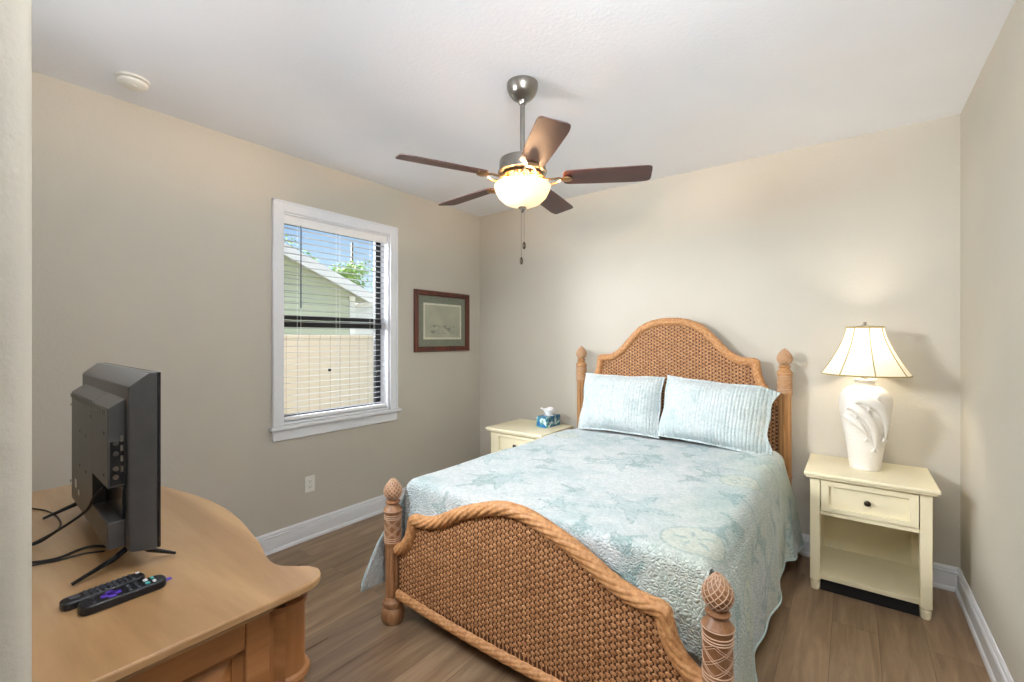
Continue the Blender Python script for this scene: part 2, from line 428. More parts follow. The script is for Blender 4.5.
bpart('bottom_rail', MB().box(bx - .026, bx + .026, y0 + .005, y1 - .005, z0 + .006, z0 + .028), M['blind'], bevel=.003)
ld = MB()
for yy in (y0 + .13, (y0 + y1) / 2, y1 - .13):
    for xx in (bx - .0255, bx + .0255): ld.tube([(xx, yy, z1 - .05), (xx, yy, z0 + .02)], .0011, 5)
    ld.tube([(bx + .028, yy - .008, z0 + .017), (bx + .033, yy, z0 + .017)], .006, 8)
bpart('ladder_cord', ld, M['blind'])
bpart('tilt_wand', MB().tube([(bx + .045, 1.672, z1 - .06), (bx + .047, 1.672, z1 - .10), (bx + .046, 1.672, 1.672)], [.003, .0042, .0042], 8), plain('clear_dark_wand', (58, 66, 90), .3))
bpart('pull_cord', MB().tube([(bx + .044, 2.30, z1 - .06), (bx + .044, 2.30, 1.50)], .0012, 5).lathe([(.001, 0), (.006, -.004), (.007, -.03), (.002, -.038)][::-1], 10, (bx + .044, 2.30, 1.50)), M['blind'])

# ------------------------------------------------------------------ outside the window
M['grass'] = plain('yard_grass', (120, 138, 84), .9, var=.25, nscale=6)
struct('ground', MB().box(-40, -T - .001, -25, 45, -.45, -.35), M['grass'])
t = NT('cream_vinyl_fence'); s_ = t.n('SeparateXYZ'); t.l(t.coords(), s_.inputs[0])
ln = t.math('LESS_THAN', t.math('FRACT', t.math('MULTIPLY', s_.outputs[1], 6.6)), .06)
t.set(base=t.mix(ln, lin((240, 228, 206)), lin((204, 188, 162))), rough=.6); M['fence'] = t.m
fe = tag(empty('yard_fence', (-2.6, 3.6, -.35)), 'cream solid board fence outside the window', 'fence')
MB().box(-.02, .02, -7, 9, .06, 1.80).build('board_panel', M['fence'], fe)
MB().box(-.03, .03, -7, 9, 1.80, 1.85).box(-.03, .03, -7, 9, 0.02, .10).build('rail', M['fence'], fe, bevel=.006)
MB().lathe([(.001, 0), (.022, .004), (.022, .012), (.0, .014)], 16, mat=Matrix.Translation((.02, -.16, 1.37)) @ Matrix.Rotation(R(90), 4, 'Y')).build('latch', M['black'], fe)
for yy in (-4.8, -2.4, 0.9, 3.3, 5.7):
    MB().box(-.06, .06, yy - .06, yy + .06, 0, 1.86).lathe([(.085, 1.86), (.085, 1.88), (.0, 1.92)], 4).build('fence_post', M['fence'], fe, bevel=.004) if False else MB().box(-.07, -.021, yy - .06, yy + .06, 0, 1.80).build('fence_post', M['fence'], fe, bevel=.004)
# neighbour's house: gable with sage lap siding
t = NT('sage_lap_siding'); s_ = t.n('SeparateXYZ'); t.l(t.coords(), s_.inputs[0])
fr_ = t.math('FRACT', t.math('MULTIPLY', s_.outputs[2], 5.5))
t.set(base=t.mix(t.math('LESS_THAN', fr_, .07), lin((184, 192, 174)), lin((136, 146, 130))), rough=.7); t.bump(fr_, .5, .02); M['siding'] = t.m
t = NT('pale_shingle_roof'); t.set(base=t.ramp(t.noise(t.coords(), 9, 4), [(.3, lin((190, 184, 176))), (.7, lin((226, 220, 212)))]), rough=.9); M['roof'] = t.m
nh = tag(empty('neighbor_house', (-6, 2.2, -.35)), 'sage green sided house with a white trimmed gable beyond the fence', 'house')
# gable end faces the window (local y across, ridge at y=0); house local origin
hw = 3.9; eave = 2.78; sl_ = .415; rk = eave + hw * sl_
g = [(-hw, 0), (hw, 0), (hw, eave), (0, rk), (-hw, eave)]
MB().prism([(a, b) for a, b in g], -7, 0, axis='x').build('wall', M['siding'], nh)
for sg in (-1, 1):
    L = hw + .35
    v = [(0, 0, rk + .01), (0, sg * L, rk - L * sl_ + .01), (0, sg * L, rk - L * sl_ + .14), (0, 0, rk + .14)]
    MB().add([(.35, y, z) for _, y, z in v] + [(-7.3, y, z) for _, y, z in v], [(0, 1, 2, 3), (7, 6, 5, 4), (0, 4, 5, 1), (1, 5, 6, 2), (2, 6, 7, 3), (3, 7, 4, 0)]).build('roof', M['roof'], nh)
    MB().add([(.352, y, z - .1 if i < 2 else z) for i, (_, y, z) in enumerate(v)] + [(.38, y, z - .1 if i < 2 else z) for i, (_, y, z) in enumerate(v)], [(0, 1, 2, 3), (7, 6, 5, 4), (0, 4, 5, 1), (1, 5, 6, 2), (2, 6, 7, 3), (3, 7, 4, 0)]).build('rake_board', M['trim'], nh)
MB().box(.002, .03, hw - .12, hw + .02, 0, eave).build('corner_board', M['trim'], nh, bevel=.004)
wh = tag(empty('white_shed', (-7.5, 8.3, -.35)), 'white walled outbuilding at the right behind the sage green house', 'shed')
MB().prism([(-1.6, 0), (1.6, 0), (1.6, 2.5), (0, 2.95), (-1.6, 2.5)], -2.5, 0, axis='x').build('wall', plain('white_stucco', (225, 226, 228), .8), wh)
MB().prism([(-1.75, 2.46), (0, 2.95), (1.75, 2.46), (1.75, 2.56), (0, 3.05), (-1.75, 2.56)], -2.6, .12, axis='x').build('roof', M['roof'], wh)
# tree
t = NT('green_leaf'); t.set(base=t.ramp(t.noise(t.coords(), 3, 3), [(.3, lin((90, 124, 56))), (.7, lin((150, 176, 96)))]), rough=.7); M['leaf'] = t.m  # leaf greens vary with noise
def tree(name_label, loc, hgt, rad, seed, nleaf):
    random.seed(seed); tr = tag(empty('tree', loc), name_label, 'tree', None)
    bm_ = MB(); bm_.tube([(0, 0, 0), (.05, .03, hgt * .4), (-.02, .05, hgt * .8)], [.14, .11, .05], 10)
    tips = []
    for k in range(16):
        a = random.random() * 6.28; e = (Vector((math.cos(a) * rad * random.uniform(.4, .95), math.sin(a) * rad * random.uniform(.4, .95), hgt * random.uniform(.68, 1.0))))
        s0 = Vector((.02, .04, hgt * random.uniform(.45, .75))); bm_.tube([s0, (s0 + e) / 2 + Vector((0, 0, .12)), e], [.045, .03, .01], 6); tips.append(e)
    bm_.build('trunk', M['trunk'], tr)
    lf = MB()
    for k in range(nleaf):
        c = random.choice(tips) + Vector((random.gauss(0, .2), random.gauss(0, .2), random.gauss(0, .14)))
        d = Vector((random.gauss(0, 1), random.gauss(0, 1), random.gauss(0, .6))).normalized(); q = d.orthogonal().normalized(); s = random.uniform(.05, .1)
        lf.add([c - d * s, c + q * s * .4, c + d * s, c - q * s * .4], [(0, 1, 2, 3)])
    lf.build('foliage', M['leaf'], tr); return tr
tree('bushy green tree showing above the gable roof outside the window', (-12, 9.15, -.35), 4.5, 1.0, 3, 2600)
tree('small tree top peeking over the rake of the gable, left of the other tree', (-12, 7.3, -.35), 4.95, .40, 5, 500)
up = tag(empty('utility_pole', (-14, 11.35, -.35)), 'slim dark utility pole rising behind the trees outside the window', 'pole')
MB().lathe([(.07, 0), (.045, 5.9), (.0, 5.92)], 12).build('shaft', M['trunk'], up)

# ------------------------------------------------------------------ framed picture
t = NT('grey_green_speckled_mat'); f_ = t.noise(t.coords((1, 1, 3)), 40, 4)
t.set(base=t.ramp(f_, [(.3, lin((118, 124, 106))), (.7, lin((146, 150, 130)))]), rough=.8); M['mat'] = t.m
t = NT('faded_seaside_print'); v = t.coords(); s_ = t.n('SeparateXYZ'); t.l(v, s_.inputs[0])
sk = t.ramp(t.noise(v, 6, 3), [(.3, lin((176, 178, 158))), (.7, lin((198, 196, 172)))])
low = t.math('MULTIPLY', t.math('LESS_THAN', t.math('ABSOLUTE', t.math('ADD', s_.outputs[2], .075)), .04), t.math('LESS_THAN', t.math('ABSOLUTE', s_.outputs[1]), .16))
sh = t.math('MULTIPLY', low, t.ramp(t.noise(t.coords((1, 14, 26)), 1.4, 3), [(.5, (0, 0, 0)), (.6, (1, 1, 1))]))
t.set(base=t.mix(t.math('MULTIPLY', sh, .6), sk, lin((98, 104, 96))), rough=.7); M['print'] = t.m
pc = tag(empty('framed_picture', (0, 3.072, 1.615)), 'seaside print with grey green mat in a dark red frame on the left wall', 'picture')
hw_, hh_ = .36, .286
def ringframe(mb, a, b2, hw, hh, prof):
    # sweep a section prof [(inset, depth)] round a rectangle in the y-z plane
    n = len(prof); vs_ = []
    for sy, sz in ((-1, -1), (1, -1), (1, 1), (-1, 1)):
        for ins, d in prof: vs_.append((d, sy * (hw - ins), sz * (hh - ins)))
    fs = []
    for c in range(4):
        for i in range(n):
            j = (i + 1) % n; c2 = (c + 1) % 4
            fs.append((c * n + i, c2 * n + i, c2 * n + j, c * n + j))
    mb.add(vs_, fs); return mb
ringframe(MB(), 0, 0, hw_, hh_, [(0, .002), (0, .022), (.006, .03), (.03, .024), (.034, .028), (.047, .02), (.05, .012), (.05, .002)]).build('frame', M['frame'], pc, smooth=False)
MB().box(.003, .008, -hw_ + .045, hw_ - .045, -hh_ + .045, hh_ - .045).build('mat_board', M['mat'], pc)
ringframe(MB(), 0, 0, .25, .17, [(0, .0082), (0, .0105), (.018, .0105), (.018, .0082)]).build('inner_mat', plain('ivory_mat', (228, 224, 204), .8), pc, smooth=False)
MB().box(.0082, .0092, -.235, .235, -.155, .155).build('print', M['print'], pc)
MB().box(.013, .0145, -hw_ + .048, hw_ - .048, -hh_ + .048, hh_ - .048).build('glass', M['glass'], pc)

# ------------------------------------------------------------------ outlet
ol = tag(empty('wall_outlet', (0, 1.7375, .396)), 'white duplex power outlet low on the left wall below the window', 'outlet')
MB().box(.0, .006, -.0365, .0365, -.058, .058).build('cover_plate', M['plate'], ol, bevel=.002)
for zz in (-.02, .02):
    r_ = MB().prism(rounded([(-.016, -.013 + zz), (.016, -.013 + zz), (.016, .013 + zz), (-.016, .013 + zz)], .007), .006, .0085, axis='x').build('receptacle', M['plate'], ol)
    MB().box(.0085, .009, -.008, -.006, zz - .002, zz + .007).box(.0085, .009, .006, .008, zz - .002, zz + .007).box(.0085, .009, -.002, .002, zz - .009, zz - .005).build('slots', M['slot'], r_)
MB().lathe([(.003, 0), (.002, .001)], 10, mat=Matrix.Translation((.006, 0, 0)) @ Matrix.Rotation(R(90), 4, 'Y')).build('screw', M['nickel'], ol)

# ------------------------------------------------------------------ smoke detector
sd = tag(empty('smoke_detector', (.30, .655, H)), 'round white smoke detector on the ceiling near the left wall', 'smoke detector')
MB().lathe([(.0, 0), (.068, 0), (.068, -.010), (.062, -.012)][::-1], 36).build('mounting_plate', M['plate'], sd)
MB().lathe([(.062, -.016), (.06, -.028), (.05, -.036), (.02, -.040), (.0, -.040)][::-1], 36).build('cover', M['plate'], sd)
MB().lathe([(.056, -.0115), (.056, -.0165)][::-1], 36).build('vent_gap', M['slot'], sd)
MB().lathe([(.012, -.0395), (.011, -.043), (.0, -.0435)][::-1], 16, (.02, 0, 0)).build('test_button', M['plate'], sd)

# ------------------------------------------------------------------ ceiling fan
FX, FY = 1.823, 1.857
fan = tag(empty('ceiling_fan', (FX, FY, H)), 'five blade cherry and nickel ceiling fan with a lit glass bowl', 'ceiling fan')
MB().lathe([(0, 0), (.078, 0), (.079, -.012), (.076, -.03), (.066, -.055), (.048, -.075), (.03, -.083), (.022, -.086)][::-1], 40).build('canopy', M['nickel'], fan)
MB().lathe([(.022, -.084), (.02, -.1), (.0125, -.11), (.0125, -.345), (.022, -.35), (.024, -.372), (.024, -.39)][::-1], 24).build('downrod', M['nickel'], fan)
mh = MB().lathe([(.024, -.372), (.05, -.376), (.10, -.381), (.114, -.388), (.118, -.398), (.118, -.440), (.124, -.446), (.124, -.453), (.105, -.461), (.09, -.464)][::-1], 48).build('motor_housing', M['nickel'], fan)
# decorated light fitter between housing and bowl
b = MB().lathe([(.09, -.461), (.106, -.465), (.110, -.474), (.10, -.482), (.075, -.486), (.066, -.494), (.07, -.500), (.062, -.506), (.03, -.508)][::-1], 48)
for k in range(10):
    a = 2 * PI * k / 10
    b.lathe([(0, -.012), (.009, -.009), (.012, 0), (.009, .009), (0, .012)], 12, (.104 * math.cos(a), .104 * math.sin(a), -.477))
b.build('light_fitter', M['brass'], fan)
bz = -.484
for k in range(5):
    a = R(37.0) + R(-8 + 72 * k)
    rot = Matrix.Rotation(a, 4, 'Z')
    pit = Matrix.Rotation(R(-12), 4, 'X')
    arm = MB()
    for sgn in (-1, 1):
        pts = spline([(.085, sgn * .012, bz), (.115, sgn * .03, bz - .014), (.15, sgn * .036, bz - .018), (.185, sgn * .022, bz - .010), (.20, 0, bz - .008)], 5)
        arm.tube(pts, .0055, 8)
    arm.lathe([(0, -.006), (.022, -.005), (.030, -.001), (.030, .003), (0, .004)], 24, (.222, 0, bz - .010))
    arm.box(.19, .245, -.012, .012, bz - .012, bz - .008)
    ao = arm.build('blade_arm', M['brass'], fan); ao.matrix_local = rot
    blo = [(.205, -.058), (.36, -.064), (.58, -.068), (.630, -.066), (.637, .06), (.58, .068), (.36, .064), (.205, .058)]
    pl_ = rounded(blo, .03, 5)
    bo = MB().prism(pl_, -.003, .003).build('blade', M['cherry'], fan, bevel=.0012)
    bo.matrix_local = rot @ Matrix.Translation((0, 0, bz)) @ pit
bowl = [(.130, -.512), (.141, -.515), (.143, -.522), (.138, -.541), (.122, -.574), (.092, -.603), (.05, -.620), (.012, -.625)]
inner = [(r - .004, z + .003) for r, z in bowl[::-1]]
MB().lathe((bowl + inner[:-1])[::-1], 48, cap=False).build('glass_bowl', M['bowl'], fan)
MB().lathe([(.0, -.62), (.02, -.624), (.022, -.63), (.012, -.636), (.010, -.645), (.004, -.652), (0, -.654)][::-1], 20).build('finial', M['nickel'], fan)
for dx, zl in ((.0085, -.80), (-.006, -.876)):
    ch = MB()
    z = -.652
    while z > zl:
        ch.lathe([(0, -.0024), (.0022, 0), (0, .0024)], 6, (dx, dx * .3, z)); z -= .0052
    co = ch.build('pull_chain', M['nickel'], fan)
    MB().lathe([(.001, 0), (.006, -.006), (.0085, -.02), (.008, -.03), (.003, -.038)][::-1], 12, (dx, dx * .3, zl)).build('pull_fob', M['dark_knob'], co)
light('fan_bulb', 'POINT', (FX, FY, H - .522), 48.0, (1, .62, .34), shadow_soft_size=.02)

# ------------------------------------------------------------------ nightstands
def nightstand():
    r = empty('nightstand'); W = .263; D0, D1 = -.225, .245   # local: front at -y
    top = [(-.29, -.265), (.29, -.265), (.29, .25), (-.29, .25)]
    b = MB()
    secs = [(0, .669), (.0, .688 - .004), (.004, .688)]
    MB().prism(top, .668, .688).build('top', M['cream'], r, bevel=.005, seg=3)
    MB().prism([(-.28, -.255), (.28, -.255), (.28, .245), (-.28, .245)], .655, .6685).build('top_moulding', M['cream'], r, bevel=.004)
    for sx in (-1, 1):
        for yy, nm in ((D0 + .0, 'f'), (D1 - .05, 'b')):
            x0 = sx * W; x1 = sx * (W - .049)
            b = MB().box(min(x0, x1), max(x0, x1), yy, yy + .05, .062, .6555)
            po = b.build('leg', M['cream'], r, bevel=.003)
            cx = (x0 + x1) / 2
            MB().lathe([(.016, 0), (.02, .004), (.0235, .03), (.024, .045), (.02, .05), (.02, .056), (.026, .058), (.026, .0625)], 24, (cx, yy + .025, 0)).build('foot', M['cream'], po)
        MB().box(*( (sx * W - .014, sx * W - .004) if sx > 0 else (sx * W + .004, sx * W + .014)), D0 + .04, D1 - .04, .075, .655).build('side_panel', M['cream'], r)
    MB().box(-W + .05, W - .05, D0 + .004, D0 + .03, .637, .655).box(-W + .05, W - .05, D0 + .004, D0 + .03, .443, .466).build('front_rail', M['cream'], r, bevel=.002)
    MB().box(-W + .012, W - .012, D0 + .03, D1 - .012, .443, .452).build('dust_panel', M['cream'], r)
    MB().box(-W + .012, W - .012, D1 - .014, D1 - .004, .075, .655).build('back_panel', M['cream'], r)
    MB().box(-W + .012, W - .012, D0 + .006, D1 - .014, .072, .098).build('shelf', M['cream'], r, bevel=.002)
    MB().box(-W + .05, W - .05, D0 + .03, D0 + .045, .0, .072).build('base_panel', M['base_panel'], r)  # near-black panel between the feet, under the shelf
    dr = empty('drawer'); dr.parent = r
    dr.location = (0, D0, .552)
    hw, hh = .211, .087
    b = MB().box(-hw + .002, hw - .002, .010, .018, -hh + .002, hh - .002)
    for (a0, a1, c0, c1) in ((-hw, hw, hh - .028, hh), (-hw, hw, -hh, -hh + .028), (-hw, -hw + .04, -hh + .028, hh - .028), (hw - .04, hw, -hh + .028, hh - .028)):
        b.box(a0 + .001, a1 - .001, -.005, .012, c0, c1)
    C.objects.unlink(dr); bpy.data.objects.remove(dr)
    dr = b.build('drawer', M['cream'], r, bevel=.002); dr.location = (0, D0, .556)
    MB().box(-.006, .006, .0, .0, 0, 0)
    pr = [(.006, .0), (.0055, .012), (.009, .016), (.0155, .021), (.0155, .025), (.008, .029), (0, .030)]
    MB().lathe(pr, 20, mat=Matrix.Translation((0, .010, 0)) @ Matrix.Rotation(R(90), 4, 'X')).build('knob', M['dark_knob'], dr)
    return r
ns = nightstand(); ns.location = (3.224, 3.363, 0)
tag(ns, 'cream painted wooden nightstand with the lamp on it, right of the bed', 'nightstand', 'nightstands beside the bed')
n2 = copy_tree(ns); n2.location = (.912, 3.245, 0)
n2['label'] = 'cream painted wooden nightstand with the tissue box on it, left of the bed'

# ------------------------------------------------------------------ table lamp
LX, LY, LZ = 3.218, 3.385, .6882
lp = tag(empty('table_lamp', (LX, LY, LZ)), 'white ceramic dolphin vase lamp with a flared cream shade, switched on', 'lamp')
vp = [(.0, 0), (.086, 0), (.092, .006), (.094, .03), (.108, .12), (.124, .20), (.143, .29), (.155, .36), (.157, .395), (.150, .43), (.133, .457), (.104, .479), (.066, .495), (.054, .503), (.055, .510), (.066, .519), (.066, .526), (.054, .530), (0, .530)]
vpf = []
for (r0, z0_), (r1, z1_) in zip(vp, vp[1:]):
    m = max(1, int(abs(z1_ - z0_) / .006))
    for k in range(m): vpf.append((r0 + (r1 - r0) * k / m, z0_ + (z1_ - z0_) * k / m))
vpf.append(vp[-1])
vpf = [(r + (.0015 * math.sin(z * 2 * PI / .02) if .03 < z < .33 else 0), z) for r, z in vpf]
vpf = [(r * .81, z) for r, z in vpf]
MB().lathe(vpf, 56).build('vase', M['ceramic'], lp)
def vr(z): return .81 * interp(z, [(z_, r_) for r_, z_ in vp[1:]])
# dolphins leaping round the belly, in relief
va0 = math.atan2(-LY, CAMX - LX)      # direction from the vase toward the camera
def dolphin(path, thick):
    pts = spline(path, 7); n = len(pts); P = []; RR = []
    for i, p in enumerate(pts):
        ang, z = va0 + p[0], p[1]; u = i / (n - 1)
        r = vr(z) + thick * .35
        P.append((r * math.cos(ang), r * math.sin(ang), z))
        RR.append(thick * interp(u, [(0, .16), (.07, .28), (.13, .62), (.3, 1), (.55, .85), (.8, .4), (.93, .22), (1, .15)]))
    b = MB().tube(P, RR, 12)
    def at(ang, z, off): rr = vr(z) + off; return Vector((rr * math.cos(va0 + ang), rr * math.sin(va0 + ang), z))
    i = int(n * .45); a, z = pts[i][0], pts[i][1]                       # dorsal fin
    b.tube([at(a, z + thick * .6, thick * .3), at(a + .12, z + thick * 1.6, thick * .5), at(a + .24, z + thick * 1.7, thick * .3)], [thick * .5, thick * .26, thick * .06], 8)
    i = int(n * .28); a, z = pts[i][0], pts[i][1]                       # flipper
    b.tube([at(a, z - thick * .5, thick * .4), at(a + .10, z - thick * 1.5, thick * .6), at(a + .22, z - thick * 2.0, thick * .3)], [thick * .4, thick * .26, thick * .07], 8)
    a, z = pts[-1][0], pts[-1][1]                                       # flukes
    for s_ in (-1, 1):
        b.tube([at(a, z, thick * .2), at(a + s_ * .12, z - .018, thick * .35), at(a + s_ * .2, z - .02, thick * .2)], [thick * .22, thick * .26, thick * .05], 8)
    b.build('dolphin_relief', M['ceramic'], lp)
dolphin([(-.35, .392, 0), (-.10, .418, 0), (.25, .405, 0), (.62, .355, 0), (.88, .27, 0), (.95, .20, 0)], .030)
dolphin([(-.70, .352, 0), (-.45, .372, 0), (-.08, .345, 0), (.28, .27, 0), (.45, .185, 0), (.48, .14, 0)], .027)
dolphin([(-.95, .300, 0), (-.70, .312, 0), (-.35, .285, 0), (-.02, .235, 0), (.12, .20, 0)], .022)
MB().lathe([(.018, .528), (.02, .54), (.012, .548), (.012, .60), (.02, .605), (.02, .65), (.012, .66)], 20).build('socket', M['nickel'], lp)
MB().lathe([(.012, .655), (.016, .67), (.03, .70), (.03, .725), (.018, .745), (0, .752)], 20).build('bulb', M['bulb'], lp)
hp = MB()
for s_ in (-1, 1): hp.tube(spline([(s_ * .012, 0, .60), (s_ * .06, 0, .66), (s_ * .065, 0, .76), (s_ * .02, 0, .84), (0, 0, .846)], 6), .002, 6)
hp.build('harp', M['nickel'], lp)
SZ0, SZ1 = .555, .832
def shade_r(u): return .262 + (.112 - .262) * (u * 1.32 - .32 * u * u) if False else (.090 + .126 * (1 - u) ** 1.45) 
NP = 8
b = MB(); v = []; f = []; nz_ = 20; na = NP * 6
def shr(u, a):
    r = shade_r(u); k = (a % (2 * PI / NP)) - PI / NP       # softly scalloped panels
    return r * (.975 + .025 * (abs(k) / (PI / NP)) ** 2)
for i in range(nz_ + 1):
    u = i / nz_
    for k in range(na):
        a = 2 * PI * k / na; r = shr(u, a); v.append((r * math.cos(a + .2), r * math.sin(a + .2), SZ0 + (SZ1 - SZ0) * u))
for i in range(nz_):
    for k in range(na): f.append((i * na + k, i * na + (k + 1) % na, (i + 1) * na + (k + 1) % na, (i + 1) * na + k))
so = MB().add(v, f, 0, True).build('lamp_shade', M['shade'], lp, angle=80)
rb = MB()
for j in range(NP):
    a = 2 * PI * j / NP
    rb.tube([((shr(u, a) + .001) * math.cos(a + .2), (shr(u, a) + .001) * math.sin(a + .2), SZ0 + (SZ1 - SZ0) * u) for u in [i / 14 for i in range(15)]], .0028, 6)
for u, rr in ((0, .0036), (1, .0045)):
    rb.tube([(shr(u, 2 * PI * k / na) * math.cos(2 * PI * k / na + .2), shr(u, 2 * PI * k / na) * math.sin(2 * PI * k / na + .2), SZ0 + (SZ1 - SZ0) * u) for k in range(na)], rr, 6, closed=True)
rb.build('shade_trim', M['gold'], so)
sp = MB()
for j in range(3):
    a = 2 * PI * j / 3; sp.tube([(0, 0, .842), (.089 * math.cos(a), .089 * math.sin(a), .836)], .0018, 6)
sp.build('shade_spider', M['nickel'], so)
MB().lathe([(0, .843), (.008, .845), (.006, .85), (.009, .856), (.009, .862), (0, .866)], 16).build('finial', M['nickel'], lp)
light('lamp_bulb', 'POINT', (LX, LY, LZ + .715), 30, (1, .90, .74), shadow_soft_size=.035)

# ------------------------------------------------------------------ tissue box
t = NT('blue_green_tissue_carton'); f_ = t.noise(t.coords(), 17, 2, .5, 1.5)
t.set(base=t.ramp(f_, [(.34, lin((20, 70, 130))), (.45, lin((40, 120, 175))), (.53, lin((60, 140, 120))), (.62, lin((215, 232, 238)))]), rough=.4); M['carton'] = t.m
tb = tag(empty('tissue_box', (1.03, 3.462, .6882), 0), 'blue and green tissue box with a tissue pulled up, on the left nightstand', 'tissue box')
MB().box(-.054, .054, -.218, .0, 0, .092).build('carton', M['carton'], tb, bevel=.0015)
MB().lathe([(.035, .0752), (.036, .0758), (.02, .0762)], 20, (0, -.109, .017), fn=lambda r, a, z: r * (1 + .25 * abs(math.cos(a)))).build('opening_film', M['tissue'], tb)
v = []; f = []; n = 36; m = 7
for i in range(m):
    u = i / (m - 1)
    for k in range(n):
        a = 2 * PI * k / n; r = .016 + .05 * u ** .8 + .012 * math.sin(a * 5) * u
        v.append((r * 1.15 * math.cos(a), -.109 + r * .8 * math.sin(a), .092 + .058 * math.sin(u * PI * .62) + .010 * math.cos(a * 3 + 1) * u))
for i in range(m - 1):
    for k in range(n): f.append((i * n + k, i * n + (k + 1) % n, (i + 1) * n + (k + 1) % n, (i + 1) * n + k))
tm = MB().add(v, f, 0, True).build('tissue', M['tissue'], tb, angle=80)
sm_ = tm.modifiers.new('thick', 'SOLIDIFY'); sm_.thickness = .001

# ------------------------------------------------------------------ bed
BX = 2.043; FYB = 1.49; HYB = 3.49
bed = tag(empty('wicker_bed', (BX, (FYB + HYB) / 2, 0)), 'brown woven wicker and rattan bed with pineapple topped posts', 'bed')
BO = bed.location.copy()
def bp(name, mb, m, parent=bed, **k):
    mb.v = [(x - BO.x, y - BO.y, z - BO.z) for x, y, z in mb.v]
    return mb.build(name, m, parent, **k)
def dense(prof, step=.004):
    out = []
    for (r0, z0_), (r1, z1_) in zip(prof, prof[1:]):
        m = max(1, int(abs(z1_ - z0_) / step))
        for k in range(m): out.append((r0 + (r1 - r0) * k / m, z0_ + (z1_ - z0_) * k / m))
    return out + [prof[-1]]
def post(x, y, top, carve_h, head):
    ro = MB()
    z = top - .112                                   # base of finial
    c0 = z - .062; c1 = c0 - carve_h
    pr = [(0, 0), (.046, 0), (.052, .008), (.060, .03), (.060, .055), (.052, .075), (.046, .08), (.046, .086), (.052, .09), (.055, .10), (.052, .112), (.044, .118), (.040, .13)]
    shaft = [(.036, .135), (.036, c1 - .012)]
    up_ = [(.043, c1 - .01), (.045, c1), (.043, c1 + .01), (.043, c0), (.046, c0 + .006), (.047, c0 + .014), (.042, c0 + .02), (.032, c0 + .034), (.026, c0 + .043), (.036, c0 + .048), (.037, c0 + .053), (.028, c0 + .059), (.02, c0 + .063)]
    n = 64
    ro.lathe(pr + [(.030, .135), (.030, c1 - .011)] + up_, n, (x, y, 0))
    po = bp('post', ro, M['pole'] if head else M['post'])
    sh = MB()
    zs = [shaft[0][1] + (shaft[1][1] - shaft[0][1]) * i / 12 for i in range(13)]
    sh.lathe([(.037, q) for q in zs], n, (x, y, 0), fn=lambda r, a, z: r * (.84 + .22 * abs(math.cos(a * 4))))
    bp('reeded_shaft', sh, M['pole'] if head else M['post'], po)
    rings = MB()
    def ring(r, z, t=.0028): rings.tube([(x + r * math.cos(2 * PI * k / 40), y + r * math.sin(2 * PI * k / 40), z) for k in range(40)], t, 6, closed=True)
    for q in (c0 + .010, c0 - .012, c0 - .022, c0 - .030, c1 + .028, c1 + .018, c1 + .008): ring(.0438 if q < c0 else .0465, q, .0024)
    # crossing carved bands
    L = carve_h - .055
    for ph in range(4):
        for sg in (-1, 1):
            for off in (0, .008):
                rings.tube([(x + .0436 * math.cos(sg * (2 * PI * u * .5) + ph * PI / 2), y + .0436 * math.sin(sg * (2 * PI * u * .5) + ph * PI / 2), c1 + .026 + off + (L - .008) * u) for u in [i / 24 for i in range(25)]], .0012, 5)
    bp('carved_rings', rings, M['wash'], po)
    if head:
        bp('bamboo_ring', MB().tube([(x + .038 * math.cos(2 * PI * k / 40), y + .038 * math.sin(2 * PI * k / 40), .54) for k in range(40)], .008, 8, closed=True), M['pole'], po)
    fz = lambda u: z + .112 * u
    fr = lambda u: .0455 * math.sin(PI * min(1, (u * .93 + .07)) ** .82) ** .8 if u < 1 else .001
    fi = MB().lathe([(max(.001, fr(i / 30)), fz(i / 30)) for i in range(31)], 40, (x, y, 0))
    fo = bp('finial', fi, M['pole'] if head else M['post'], po)
    lt = MB()
    for sg in (-1, 1):
        for j in range(12):
            lt.tube([(x + (fr(u) + .0006) * math.cos(sg * 2.6 * u + j * 2 * PI / 12), y + (fr(u) + .0006) * math.sin(sg * 2.6 * u + j * 2 * PI / 12), fz(u)) for u in [i / 26 for i in range(26)]], .0018, 5)
    bp('lattice_carving', lt, M['wash'], fo)
for x in (1.264, 2.826): post(x, FYB, .737, .155, False)
for x in (1.281, 2.799): post(x, HYB, 1.39, .125, True)

